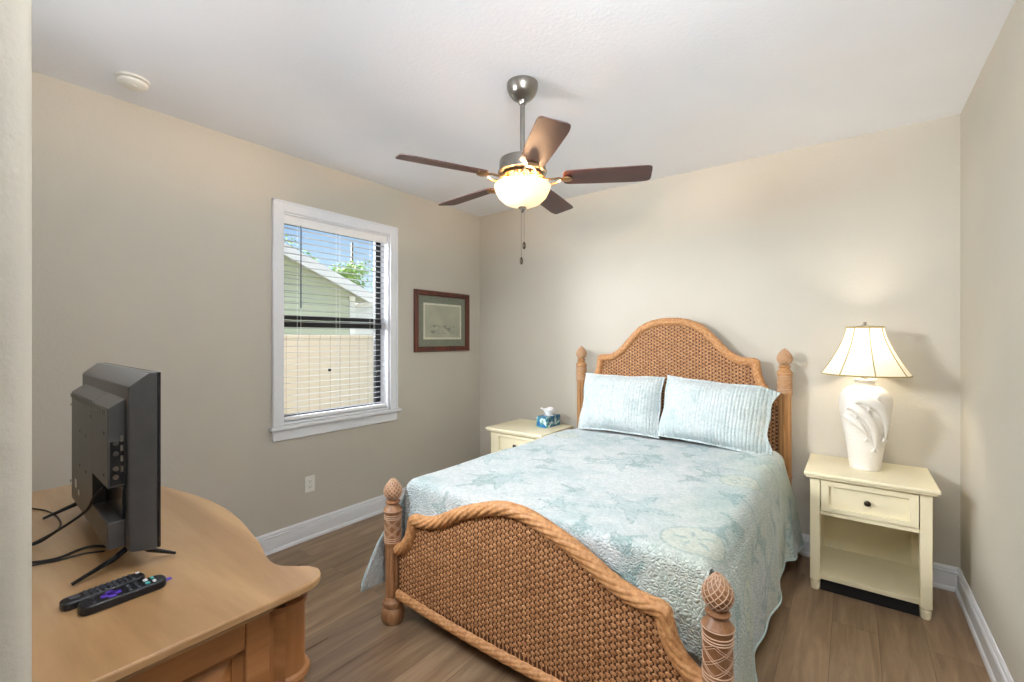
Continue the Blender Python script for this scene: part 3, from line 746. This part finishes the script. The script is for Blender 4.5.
HEADO = [(0, 1.612), (.06, 1.61), (.12, 1.60), (.18, 1.58), (.24, 1.545), (.30, 1.485), (.35, 1.43), (.40, 1.378), (.45, 1.342), (.50, 1.325), (.575, 1.318)]
HEADS = [(.583, 1.30), (.592, 1.24), (.612, 1.18), (.645, 1.125), (.68, 1.09), (.728, 1.065)]
FOOTO = [(a * 1.012, z) for a, z in [(0, .775), (.06, .771), (.12, .757), (.20, .73), (.28, .70), (.36, .66), (.44, .62), (.52, .596), (.60, .588)]]
FOOTS = [(a * 1.012, z) for a, z in [(.612, .57), (.622, .53), (.64, .485), (.665, .45), (.695, .425), (.728, .41)]]
def board(y, O1, O2, zlow, part_name, rows_down, pitch_x, pitch_z, rr, dip):
    half = O1 + O2
    pts = [(BX - a, y, z - rr) for a, z in half[::-1]] + [(BX + a, y, z - rr) for a, z in half[1:]]
    path = spline(pts, 10)
    # resample evenly
    res = [path[0]]; acc = 0
    for p, q in zip(path, path[1:]):
        d = (q - p).length; k = max(1, int(d / .004))
        for i in range(1, k + 1): res.append(p.lerp(q, i / k))
    nst = 8
    prof = lambda r, th, L: r * (1 + .15 * abs(math.sin(nst * th / 2 + L * 52)) - .10)
    bo = bp(part_name, MB().tube(res, rr, 48, prof=prof, up=(0, 1, 0)), M['roll'])
    # lower rail, slightly arched
    ry = [(BX + a, y, zlow + dip * (1 - (a / .73) ** 2)) for a in [(-.735 + 1.47 * i / 360) for i in range(361)]]
    bp('lower_roll', MB().tube(ry, rr * .82, 40, prof=prof, up=(0, 1, 0)), M['roll'], bo)
    def ztop(x):
        a = abs(x - BX)
        return interp(a, half) - rr * 1.0
    # woven field: strands over and under round stakes
    wv = MB(); z = zlow + dip * 0 + .02; row = 0
    while z < O1[0][1] - rr:
        xs = [BX - .72 + 1.44 * i / int(1.44 / (pitch_x / 6)) for i in range(int(1.44 / (pitch_x / 6)) + 1)]
        run = []
        for x in xs + [None]:
            ok = x is not None and z < ztop(x) - .002 and z > zlow + dip * (1 - ((x - BX) / .73) ** 2)
            if ok:
                ph = PI * x / pitch_x + (PI if row % 2 else 0)
                run.append((x, y + .0042 * math.sin(ph), z + .0012 * math.sin(x * 37 + row * 2.1)))
            else:
                if len(run) > 3:
                    wv.tube(run, pitch_z * .57, 6, up=(0, 1, 0), prof=lambda r, th, L: (math.cos(th) * r * .5, math.sin(th) * r))
                run = []
        z += pitch_z; row += 1
    x = BX - .70
    while x < BX + .71:
        zt_ = ztop(x); zb_ = zlow + dip * (1 - ((x - BX) / .73) ** 2)
        if zt_ > zb_ + .03: wv.tube([(x, y, zb_), (x, y, (zb_ + zt_) / 2), (x, y, zt_)], .0048, 7)
        x += pitch_x
    bp('woven_panel', wv, M['weave'], bo)
    # dark sheet added to stand in for shade in the weave's holes
    outl = [(BX - a, z - rr) for a, z in half[::-1]] + [(BX + a, z - rr) for a, z in half[1:]]
    low = [(BX + a, zlow + dip * (1 - (a / .73) ** 2)) for a in [.72 - 1.44 * i / 20 for i in range(21)]]
    poly = outl + low
    bp('hole_shade_sheet', MB().prism(poly, y - .003, y + .003, axis='y'), M['back'], bo, smooth=False)
board(FYB, FOOTO, FOOTS, .155, 'footboard', 1, .0215, .0122, .030, -.03)
board(HYB + .008, HEADO, HEADS, .30, 'headboard', 1, .0225, .0130, .028, 0)
# rails, mattress set
for sx in (-1, 1):
    x = BX + sx * .745
    bp('side_rail', MB().box(x - .014, x + .014, FYB + .03, HYB - .03, .24, .38), M['post'], bevel=.004)
mt = tag(MB().prism(rounded([(1.297, 1.565), (2.789, 1.565), (2.789, 3.43), (1.297, 3.43)], .06), 0, .26).build('mattress', M['mattress'], bevel=.03, seg=3, loc=(0, 0, .42)), 'white mattress on the wicker bed, under the coverlet', 'mattress')
bp('box_spring', MB().prism(rounded([(1.30, 1.57), (2.786, 1.57), (2.786, 3.43), (1.30, 3.43)], .05), .26, .418), M['mattress'])

# ---- printed quilt colours: starfish, coral sprigs and sand dollars drawn into a colour attribute
BASEC = Vector(lin((214, 220, 221))); TEAL = Vector(lin((158, 189, 192))); GREEN = Vector(lin((196, 206, 176))); DARKT = Vector(lin((134, 170, 170)))
def star_d(px, py, cx, cy, R0, rot):
    dx, dy = px - cx, py - cy; r = math.hypot(dx, dy)
    if r > R0 * 1.3: return 0
    a = (math.atan2(dy, dx) - rot) % (2 * PI / 5); a = abs(a - PI / 5) / (PI / 5)       # 0 between arms, 1 on an arm axis
    R0 *= 1.25; edge = R0 * (.30 + .70 * a ** 2.4)
    d = edge - r
    if d < 0: return 0
    return .95 if d < .008 else (.38 + .22 * math.sin(r * 260 + a * 9))
rs = random.Random(11)
STARS = [(2.39, 1.88, .165, -1.19), (1.705, 1.84, .14, -1.1), (2.07, 2.50, .16, -1.15), (1.55, 2.55, .13, .2), (2.52, 2.72, .13, 1.4), (1.78, 3.05, .12, .5), (2.35, 3.2, .12, .1), (2.12, 1.71, .09, 1.9), (2.72, 3.0, .10, 2.2),
         (1.38, 2.1, .12, .4), (1.0, 2.0, .14, .4), (.98, 2.9, .14, 1.4), (3.15, 2.4, .14, .9), (3.2, 3.1, .13, .2), (2.72, 2.28, .10, 1.2), (1.2, 1.3, .13, .2)]
DOLL = [(2.70, 1.70, .12), (2.70, 2.55, .10), (1.45, 2.95, .09), (3.05, 1.9, .11), (3.1, 2.8, .10)]
CORAL = []
for cx, cy in [(2.28, 1.66), (2.55, 1.62), (1.5, 1.8), (2.25, 2.7), (1.85, 2.15), (2.72, 2.05), (2.1, 2.9), (1.4, 2.4), (3.0, 2.2), (3.05, 1.65), (3.3, 2.7), (2.62, 3.0), (1.1, 2.4), (1.08, 1.6), (1.6, 1.62), (2.9, 2.6), (2.95, 3.2), (2.45, 2.35), (1.62, 2.25)] + [(rs.uniform(.9, 3.3), rs.uniform(1.4, 3.4)) for _ in range(34)]:
    def grow(x, y, a, L, d):
        x2, y2 = x + L * math.cos(a), y + L * math.sin(a); CORAL.append((x, y, x2, y2, .004 + .002 * d))
        if d > 0:
            for s_ in (-1, 0, 1) if d > 1 else (-1, 1):
                grow(x2, y2, a + s_ * rs.uniform(.4, .7) + rs.uniform(-.1, .1), L * rs.uniform(.6, .8), d - 1)
    grow(cx, cy, rs.random() * 6.28, .055, 3)
GRID = {}
for s_ in CORAL:
    for gx in range(int(min(s_[0], s_[2]) * 10 - .2), int(max(s_[0], s_[2]) * 10 + .2) + 1):
        for gy in range(int(min(s_[1], s_[3]) * 10 - .2), int(max(s_[1], s_[3]) * 10 + .2) + 1): GRID.setdefault((gx, gy), []).append(s_)
def print_col(px, py):
    n1 = noise.noise(Vector((px * 3.2, py * 3.2, .3))); n2 = noise.noise(Vector((px * 14, py * 14, 2.7)))
    c = BASEC.lerp(TEAL, max(0, min(.8, (.14 + n1 * .45 + n2 * .4))))
    g = max(0, min(.75, (px - 2.42) * 1.4)) * max(0, .5 + noise.noise(Vector((px * 2.1, py * 2.1, 8)) ) * 1.3)
    c = c.lerp(GREEN, max(0, min(.7, g)))
    for cx, cy, r in DOLL:
        d = math.hypot(px - cx, py - cy)
        if d < r:
            c = c.lerp(Vector(lin((214, 217, 196))), .45)
            if d > r - .009: c = c.lerp(DARKT, .55)
            pa = (math.atan2(py - cy, px - cx) * 5 / (2 * PI)) % 1
            if .15 * r < d < .62 * r and abs(pa - .5) < .17 * (1 - d / r): c = c.lerp(DARKT, .6)
    for cx, cy, r, ro in STARS:
        k = star_d(px, py, cx, cy, r, ro)
        if k: c = c.lerp(TEAL if k < .9 else DARKT, min(1, k * .95)); break
    for x1, y1, x2, y2, wd in GRID.get((int(px * 10), int(py * 10)), ()):
        vx, vy = x2 - x1, y2 - y1; tt = max(0, min(1, ((px - x1) * vx + (py - y1) * vy) / (vx * vx + vy * vy)))
        if math.hypot(px - x1 - tt * vx, py - y1 - tt * vy) < wd: c = c.lerp(DARKT, .6); break
    return c
def paint(o, uvs, fade=0):
    ca = o.data.color_attributes.new('print', 'FLOAT_COLOR', 'POINT')
    flat = []
    for u, v in uvs:
        c = print_col(u, v).lerp(BASEC.lerp(TEAL, .12), fade); flat += [c.x, c.y, c.z, 1]
    ca.data.foreach_set('color', flat)

# ---- coverlet: one grid; s runs left hem -> top -> right hem, t runs head -> foot
XL, XR, ZT, RE, HEM = 1.275, 2.806, .712, .075, .15
NS, step = [], .0075
topw = (XR - RE) - (XL + RE); arc = RE * PI / 2; drop = (ZT - RE) - HEM
Ltot = 2 * drop + 2 * arc + topw; ns_ = int(Ltot / step)
YH, YFT = 3.42, 1.585
ny_ = int((YH - YFT) / .0085)
def cover_pt(s, t):
    """s in metres along the section from the left hem; t 0 head .. 1 foot"""
    y = YH + (YFT - YH) * t; d = 0; side = 0
    if s < drop: x, z, d, side = XL, HEM + s, 1 - s / drop, -1
    elif s < drop + arc: a = (s - drop) / RE; x, z = XL + RE - RE * math.cos(a), ZT - RE + RE * math.sin(a)
    elif s < drop + arc + topw: x, z = XL + RE + (s - drop - arc), ZT
    elif s < drop + 2 * arc + topw: a = (s - drop - arc - topw) / RE; x, z = XR - RE + RE * math.sin(a), ZT - RE + RE * math.cos(a)
    else: q = s - drop - 2 * arc - topw; x, z, d, side = XR, ZT - RE - q, q / drop, 1
    if side:
        tf = max(0, (t - .62) / .38); tf = tf * tf
        y -= (.24 * (1 - .12 * d ** 6) if side < 0 else .16) * d * tf
        head = 1 / (1 + math.exp((y - 3.09) * -90)) if y > 2.9 else 0
        fl = .03 * d + .012 * d * math.sin(y * 7.5 + side) + .008 * d * math.sin(y * 17 + 1)
        if side < 0: fl += .065 * d * tf + .02 * d
        else: fl += .03 * d * tf + head * .058 * d
        fl += (.010 if side > 0 else .025) * (1 - abs(2 * d - 1)) 
        x += side * fl
        z -= .010 * d * math.sin(y * 5 + 1) + (head * .0)
        if side < 0: z += .022 * d ** 3 * tf
        z = max(z, .02)
    # gentle puffiness and wrinkles on top
    n = noise.noise(Vector((x * 2.1, y * 2.1, 1))) * .008 + noise.noise(Vector((x * 7, y * 7, 4))) * .0035
    # turned-down band at the pillow line
    k = y - 3.19
    tuck = (.012 if k < 0 else 0) * (1 / (1 + math.exp(-(abs(k) - .0) * 0))) * 2
    band = (.014 / (1 + math.exp(k * 220))) - .008 * math.exp(-(k / .012) ** 2)
    if side: return (x + side * (band + n * .6), y, z)
    return (x, y, z + n + band)
v = []; uv = []; f = []
for j in range(ny_ + 1):
    t_ = j / ny_
    for i in range(ns_ + 1):
        s = Ltot * i / ns_; p = cover_pt(s, t_); v.append(p); uv.append((XL - drop - arc + RE + s, p[1] if True else 0))
W_ = ns_ + 1
for j in range(ny_):
    for i in range(ns_): f.append((j * W_ + i, j * W_ + i + 1, (j + 1) * W_ + i + 1, (j + 1) * W_ + i))
# foot flap rolling down between the posts
i0 = int((drop + arc * .45) / Ltot * ns_); i1 = int((drop + arc * 1.55 + topw) / Ltot * ns_)
prev = [ny_ * W_ + i for i in range(i0, i1 + 1)]
for j in range(1, 34):
    a = min(j * .0105 / .05, PI / 2); extra = max(0, j * .0105 - .05 * PI / 2)
    cur = []
    for i in range(i0, i1 + 1):
        x, y, z = v[ny_ * W_ + i]
        cx_ = 0
        nx = x; yy = YFT - .05 * math.sin(a) * .75; zz = z - .05 * (1 - math.cos(a)) - extra
        v.append((nx, yy, zz)); uv.append((uv[ny_ * W_ + i][0], YFT - j * .0105)); cur.append(len(v) - 1)
    for k in range(len(cur) - 1): f.append((prev[k], prev[k + 1], cur[k + 1], cur[k]))
    prev = cur
cov = MB().add(v, f, 0, True).build('coverlet', M['quilt'], angle=80)
paint(cov, uv)
so_ = cov.modifiers.new('thick', 'SOLIDIFY'); so_.thickness = .008; so_.offset = -1
tag(cov, 'pale aqua quilted coverlet printed with teal starfish and coral, spread over the bed', 'coverlet')
for lf_s, s_of in ((0, lambda k: drop * .98 * (1 - k / 40)), (Ltot, lambda k: Ltot - drop * .98 * (1 - k / 40))):
    corner = [cover_pt(s_of(40 - k), 1) for k in range(3, 41)]
    MB().tube([cover_pt(lf_s, k / 120) for k in range(120)] + corner, .005, 8).build('hem_binding', M['piping'], cov)
fold = MB()
tq = (YH - 3.185) / (YH - YFT)
fold.tube([Vector(cover_pt(Ltot * k / 300, tq)) + Vector((0, 0, .001)) for k in range(301)], .004, 6)
fold.build('top_edge_binding', M['piping'], cov)

# ---- pillows in quilted shams
def pillow(label, cx, cy, cz, wd, ht, th, tilt, rz, ry, seed, flange):
    nx, ny = 96, 64; v = []; uvp = []; f = []
    def pt(u, w, side):
        # superellipse-ish inflate with pinched corners and a soft flange
        a = abs(u); b_ = abs(w)
        px = u * wd / 2 * (1 - .035 * (1 - b_ ** 2) * a ** 3 * (1 if True else 0)); py = w * ht / 2 * (1 - .05 * (1 - a ** 2) * b_ ** 3)
        e = (1 - min(1, a * 1.06) ** 2.6) * (1 - min(1, b_ * 1.08) ** 2.6)
        h = th * max(0, e) ** .55
        n = noise.noise(Vector((u * 2.2 + seed, w * 2.0, side * 3))) * .018 + noise.noise(Vector((u * 6 + seed, w * 6, side))) * .006
        h = h + n * max(0, e) ** .4
        ex = flange * max(0, u - .80) / .2 if flange else 0
        px += ex * .035 * (.2 + .8 * abs(w) ** 1.5 + .2 * math.sin(w * 6 + 1)); py -= ex * .03 * w
        zz = side * max(h * .5, .003) + .012 * math.sin(w * 6 + 2) * (a ** 6) + .01 * math.sin(u * 8) * (b_ ** 6)
        return (px, zz, py)
    for side in (-1, 1):
        for j in range(ny + 1):
            for i in range(nx + 1):
                u = -1 + 2 * i / nx; w = -1 + 2 * j / ny; v.append(pt(u, w, side)); uvp.append((cx + u * wd / 2 + .05, 2.3 + w * ht / 2 + seed * .13))
    W2 = nx + 1; K = W2 * (ny + 1)
    for j in range(ny):
        for i in range(nx):
            a = j * W2 + i; f.append((a, a + 1, a + W2 + 1, a + W2)); f.append((K + a, K + a + W2, K + a + W2 + 1, K + a + 1))
    for i in range(nx): f.append((i, K + i, K + i + 1, i + 1)); q = ny * W2 + i; f.append((q, q + 1, K + q + 1, K + q))
    for j in range(ny): q = j * W2; f.append((q, q + W2, K + q + W2, K + q)); q += nx; f.append((q, K + q, K + q + W2, q + W2))
    o = MB().add(v, f, 0, True).build('pillow', M['sham'], angle=80)
    paint(o, uvp, .65)
    o.location = (cx, cy, cz); o.rotation_euler = (R(tilt), R(ry), R(rz))
    tag(o, label, 'pillow', 'pillows against the headboard'); return o
pillow('pale aqua quilted pillow on the window side of the bed, left of the two', 1.708, 3.318, .948, .65, .465, .21, -18, 2, 0, 1.3, 0)
pillow('pale aqua quilted pillow with a flared edge, on the lamp side of the bed', 2.385, 3.315, .942, .70, .46, .22, -18, -2, 3.5, 4.1, 1)

# ------------------------------------------------------------------ dresser
DZ = .90
ds = tag(empty('dresser', (1.475, .33, 0)), 'honey maple dresser with a bowed front, bottom left under the television', 'dresser')
DO = ds.location.copy()
def dp(name, mb, m, parent=ds, **k):
    mb.v = [(x - DO.x, y - DO.y, z - DO.z) for x, y, z in mb.v]
    return mb.build(name, m, parent, **k)
half = [(.0, .618), (.10, .614), (.20, .603), (.30, .586), (.385, .571), (.44, .557), (.495, .543), (.548, .541), (.585, .560), (.615, .584), (.648, .592), (.675, .580), (.694, .552), (.697, .52)]
fr_pts = [(-a, y) for a, y in half[::-1]] + [(a, y) for a, y in half[1:]]
fr_s = spline([(a, b_, 0) for a, b_ in fr_pts], 6)
def dresser_outline(inset, yb=.072):
    pts = [(p.x, p.y) for p in fr_s]; out = []
    n = len(pts)
    for i, p in enumerate(pts):
        a = pts[max(0, i - 1)]; b_ = pts[min(n - 1, i + 1)]
        tx, ty = b_[0] - a[0], b_[1] - a[1]; L = math.hypot(tx, ty) or 1
        out.append((1.475 + p[0] + ty / L * inset * 1, p[1] - tx / L * inset * 1))
    x0 = 1.475 - .697 + inset; x1 = 1.475 + .697 - inset
    return [(x0, yb)] + out + [(x1, yb)]
def loft(mb, secs):
    outs = [dresser_outline(ins) for ins, z in secs]; n = len(outs[0]); v = []; f = []
    for (ins, z), o_ in zip(secs, outs): v += [(x, y, z) for x, y in o_]
    for i in range(len(secs) - 1):
        for k in range(n): f.append((i * n + k, i * n + (k + 1) % n, (i + 1) * n + (k + 1) % n, (i + 1) * n + k))
    f.append(tuple(range(n))[::-1]); f.append(tuple((len(secs) - 1) * n + k for k in range(n)))
    mb.add(v, f); return mb
dp('top', loft(MB(), [(.042, .852), (.040, .858), (.032, .866), (.022, .872), (.020, .877), (.010, .8775), (.009, .881), (.002, .882), (.0, .884), (.0, .8955), (.0015, .8985), (.004, .90)]), M['honey'], angle=20)
# body: case inside, frieze rail, side panels, corner columns
dp('case', loft(MB(), [(.10, .10), (.10, .8565)]), M['honey_side'], angle=50)
for sx in (-1, 1):
    xs = 1.475 + sx * .60
    def bx_(x0, x1, *r): return (min(xs + sx * x0, xs + sx * x1), max(xs + sx * x0, xs + sx * x1), *r)
    b = MB().box(*bx_(-.02, .052, .078, .135, .08, .856)).box(*bx_(-.02, .052, .425, .475, .08, .856)).box(*bx_(-.02, .052, .135, .425, .795, .856)).box(*bx_(-.02, .052, .135, .425, .08, .17)).box(*bx_(-.02, .052, .135, .425, .47, .53))
    sp_ = dp('side_frame', b, M['honey_side'], bevel=.004)
    for (a0, a1) in ((.17, .47), (.53, .795)):
        v = []
        ym0, ym1 = .135, .425
        rings_ = [(0, .040), (.010, .034), (.018, .030), (.020, .026), (.05, .044), (.055, .045)]
        for ins, d in rings_:
            for (yy, zz) in ((ym0 + ins, a0 + ins), (ym1 - ins, a0 + ins), (ym1 - ins, a1 - ins), (ym0 + ins, a1 - ins)): v.append((xs + sx * d, yy, zz))
        f = []
        for i in range(len(rings_) - 1):
            for k in range(4): f.append((i * 4 + k, i * 4 + (k + 1) % 4, (i + 1) * 4 + (k + 1) % 4, (i + 1) * 4 + k))
        k = 4 * (len(rings_) - 1); f.append((k, k + 1, k + 2, k + 3))
        dp('raised_panel', MB().add(v, f), M['honey_v'], sp_, smooth=False)
    cx = 1.475 + sx * .620
    pr = [(.05, 0), (.056, .03), (.05, .06), (.044, .07), (.052, .08), (.052, .10), (.046, .11), (.046, .66), (.048, .668), (.055, .672), (.058, .680), (.055, .688), (.048, .692), (.046, .70), (.046, .835), (.052, .845), (.054, .856)]
    dp('corner_column', MB().lathe(pr, 40, (cx, .520, 0)), M['honey_v'])
    dp('corner_post', MB().box(cx - .03, cx + .03, .47, .52, .07, .856), M['honey_v'])
for (x0, x1) in ((-.50, -.175), (-.165, .165), (.175, .50)):
    for (z0_, z1_) in ((.66, .84), (.40, .64), (.14, .38)):
        def cur(x): return interp(abs(x), half) - .075
        v = []; f = []; n = 12
        for d in (0, -.04):
            for i in range(n + 1):
                x = x0 + (x1 - x0) * i / n
                for z in (z0_, z1_): v.append((1.475 + x, cur(x) + d, z))
        K = 2 * (n + 1)
        for i in range(n):
            a = 2 * i; f += [(a, a + 1, a + 3, a + 2), (K + a, K + a + 2, K + a + 3, K + a + 1), (a, a + 2, K + a + 2, K + a), (a + 1, K + a + 1, K + a + 3, a + 3)]
        f += [(0, K, K + 1, 1), (2 * n, 2 * n + 1, K + 2 * n + 1, K + 2 * n)]
        dro = dp('drawer', MB().add(v, f), M['honey_side'], angle=30)
        xm = (x0 + x1) / 2; zm = (z0_ + z1_) / 2
        dp('knob', MB().lathe([(.006, 0), (.006, .012), (.016, .018), (.017, .024), (.008, .03), (0, .031)], 18, mat=Matrix.Translation((1.475 + xm, cur(xm) - .001, zm)) @ Matrix.Rotation(R(-90), 4, 'X')), M['dark_knob'], dro)
dp('base_panel', loft(MB(), [(.075, .0), (.075, .10)]), M['honey_side'], angle=50)

# ------------------------------------------------------------------ television
tv = tag(empty('television', (1.478, .335, DZ + .0005), R(-2.5)), 'black flat television seen from the back, standing on the dresser', 'television')
TW, TH_, TZ = .335, .425, .050
b = MB()
def lof(mb, secs):
    v = []; f = []
    for y, x0, x1, z0_, z1_ in secs: v += [(x0, y, z0_), (x1, y, z0_), (x1, y, z1_), (x0, y, z1_)]
    for i in range(len(secs) - 1):
        for k in range(4): f.append((i * 4 + k, i * 4 + (k + 1) % 4, (i + 1) * 4 + (k + 1) % 4, (i + 1) * 4 + k))
    f.append((0, 1, 2, 3)); k = 4 * (len(secs) - 1); f.append((k + 3, k + 2, k + 1, k)); mb.add(v, f); return mb
z0, z1 = TZ, TZ + TH_
lof(b, [(.035, -TW, TW, z0, z1), (.020, -TW, TW, z0, z1), (-.012, -TW + .006, TW - .006, z0 + .004, z1 - .028), (-.018, -TW + .012, TW - .012, z0 + .008, z1 - .034)])
shell = b.build('rear_shell', M['tv'], tv, bevel=.002)
MB().box(-TW, TW, .0352, .042, z0, z1).build('bezel', M['tv_gloss'], tv, bevel=.002)
MB().box(-TW + .010, TW - .010, .0422, .0428, z0 + .018, z1 - .010).build('screen', plain('dark_lcd_screen', (10, 11, 14), .12), tv)
# rear bulge with a notch at the bottom near end
bt = z1 - .062
def chamf(x0, x1, zb_, zt_, y0_=-.018, y1_=-.05, c=.022, cx0=0, cx1=0):
    return lof(MB(), [(y0_, x0, x1, zb_, zt_), (y1_, x0 + cx0, x1 - cx1, zb_, zt_ - c)])
bk = chamf(-.268, .095, z0 + .012, bt, cx0=.008)
bk2 = chamf(.095, .295, z0 + .155, bt)
bk.add(bk2.v, bk2.f); bk3 = chamf(.095, .295, z0 + .012, z0 + .075, c=.002); bk.add(bk3.v, bk3.f)
bulge = bk.build('back_box', M['tv'], tv, bevel=.0015)
MB().box(.10, .294, -.024, -.0181, z0 + .076, z0 + .154).build('cable_recess', M['tv_gloss'], bulge)
for px_, pz_ in ((-.10, .24), (.0, .24), (-.10, .14), (0, .14), (-.27, .30), (.07, .30), (.25, .28), (.25, .18), (-.28, .06)):
    MB().lathe([(.004, 0), (.004, .001), (.002, .0012)], 10, mat=Matrix.Translation((px_, -.0502, z0 + pz_)) @ Matrix.Rotation(R(90), 4, 'X')).build('screw', M['tv_gloss'], bulge)
MB().box(-.19, -.16, -.0508, -.0502, z0 + .06, z0 + .085).build('rating_sticker', M['plate'], bulge)
MB().box(-.13, -.11, -.0508, -.0502, z0 + .05, z0 + .064).build('rating_sticker', M['plate'], bulge)
vn = MB()
for k in range(26): vn.box(-.28 + k * .021, -.28 + k * .021 + .012, -.0505, -.0498, bt - .04, bt - .028)
vn.build('vent_slots', M['tv_gloss'], bulge)
port = MB().box(.2952, .2962, -.046, -.020, z0 + .16, bt - .10).build('port_panel', M['tv_gloss'], bulge)
for q, (zz, m_) in enumerate(((.18, 'nickel'), (.20, 'nickel'), (.235, 'slot'), (.26, 'slot'))):
    MB().lathe([(.0055, 0), (.0055, .005), (.003, .005)], 14, mat=Matrix.Translation((.2962, -.036, z0 + zz)) @ Matrix.Rotation(R(90), 4, 'Y')).build('jack', M[m_], port)
hd = MB()
for zz in (.19, .215, .24, .262): hd.box(.2962, .2975, -.027, -.022, z0 + zz, z0 + zz + .014)
hd.build('hdmi_socket', M['nickel'], port)
for sx in (-1, 1):
    x = sx * .285
    b = MB()
    for sy, yl in ((-1, -.110), (1, .082)):
        b.tube([(x, .01 * sy, z0 + .004), (x - sx * .004, yl * .35, z0 - .018), (x + sx * .004, yl, .006)], [.011, .010, .0055], 10, prof=lambda r, th, L: (math.cos(th) * r * .62, math.sin(th) * r))
    b.build('leg', M['tv_gloss'], tv)

# ------------------------------------------------------------------ cables
def cable(name, pts, r, label, group=None):
    pts = [(x, y, (DZ + r * 1.05 if z is None else z)) for x, y, z in pts]
    return tag(MB().tube(spline(pts, 8), r, 8).build(name, M['rubber']), label, 'cable', group)
cable('power_cable', [(1.635, .292, 1.077), (1.60, .28, 1.05), (1.53, .275, .998), (1.46, .235, .945), (1.40, .19, None), (1.30, .14, None), (1.22, .11, None), (.95, .10, None)], .0035, 'thick black cable dropping from the recess in the television back to the dresser top')
cable('antenna_cable', [(.80, .15, None), (1.0, .225, None), (1.089, .258, None), (1.197, .269, None), (1.285, .262, None), (1.34, .235, None), (1.40, .175, None), (1.43, .12, None), (1.40, .09, None), (1.2, .085, None)], .0022, 'thin black cable curling across the dresser past the far television foot')
cable('hdmi_cable', [(1.585, .315, None), (1.545, .29, None), (1.54, .262, None), (1.56, .215, None), (1.53, .165, None), (1.47, .125, None), (1.38, .10, None)], .0036, 'thick black cable lying on the dresser, coming out below the near bottom of the television')
cable('usb_cable', [(1.60, .30, None), (1.578, .268, None), (1.575, .245, None), (1.572, .215, None), (1.562, .19, None), (1.55, .15, None)], .0024, 'thin black cable on the dresser beside the television near foot')

# ------------------------------------------------------------------ remotes
def remote(name, label, loc, rz, L, wd, h, taper, keys, tagc=None):
    r = tag(empty(name, loc, R(rz)), label, 'remote control', 'remotes on the dresser')
    poly = rounded([(-wd / 2, -L / 2), (wd / 2, -L / 2), (wd / 2 * taper, L / 2), (-wd / 2 * taper, L / 2)], wd * .42, 7)
    bo = MB().prism(poly, 0, h).build('body', M['remote'], r, bevel=.004, seg=3)
    for nm, mt_, x, y, kx, ky in keys:
        MB().prism(rounded([(x - kx, y - ky), (x + kx, y - ky), (x + kx, y + ky), (x - kx, y + ky)], min(kx, ky) * .6, 3), h - .0005, h + .0018).build(nm, M[mt_], r, bevel=.0004)
    return r
k1 = [('direction_pad', 'purple', 0, -.022, .017, .0055), ('direction_pad', 'purple', 0, -.022, .0055, .017)]
k1[0] = ('direction_pad', 'purple', 0, -.022, .0165, .0062); k1[1] = ('direction_pad_arm', 'purple', 0, -.022, .0062, .0165)
for (x, y) in ((-.011, -.05), (.011, -.05), (-.013, .008), (0, .008), (.013, .008), (-.013, .022), (0, .022), (.013, .022)): k1.append(('button', 'grey_key', x, y, .004, .0028))
k1 += [('shortcut_button', 'white_key', -.009, .038, .0055, .004), ('shortcut_button', 'teal_key', .009, .038, .0055, .004), ('shortcut_button', 'white_key', .009, .050, .0055, .003), ('shortcut_button', 'teal_key', -.009, .050, .0055, .003)]
ra = remote('streaming_remote', 'black remote with a purple direction pad and purple fabric tab, the nearer of the two', (1.911, .272, DZ), 1, .145, .044, .019, .95, k1)
MB().box(-.006, .006, .071, .084, .007, .0095).build('fabric_tab', M['purple'], ra, bevel=.001)
k2 = []
for j in range(9):
    for i in range(3): k2.append(('button', 'grey_key', (-.012, 0, .012)[i], -.03 + j * .0095, .0038, .0028))
k2.append(('power_button', 'white_key', -.010, .061, .0035, .0035)); k2.append(('ok_button', 'grey_key', 0, -.048, .009, .009))
remote('television_remote', 'plain black button remote lying behind the purple pad remote', (1.858, .250, DZ), 5, .140, .038, .017, 1.0, k2)

# ------------------------------------------------------------------ lamp cord by the bed
tag(MB().tube(spline([(2.86, 3.585, .012), (2.90, 3.575, .006), (2.95, 3.585, .008), (3.02, 3.59, .03), (3.05, 3.60, .2), (3.06, 3.608, .5)], 8), .003, 8).build('lamp_cord', M['plate']), 'white lamp cord on the floor between the bed and the right nightstand', 'cord')
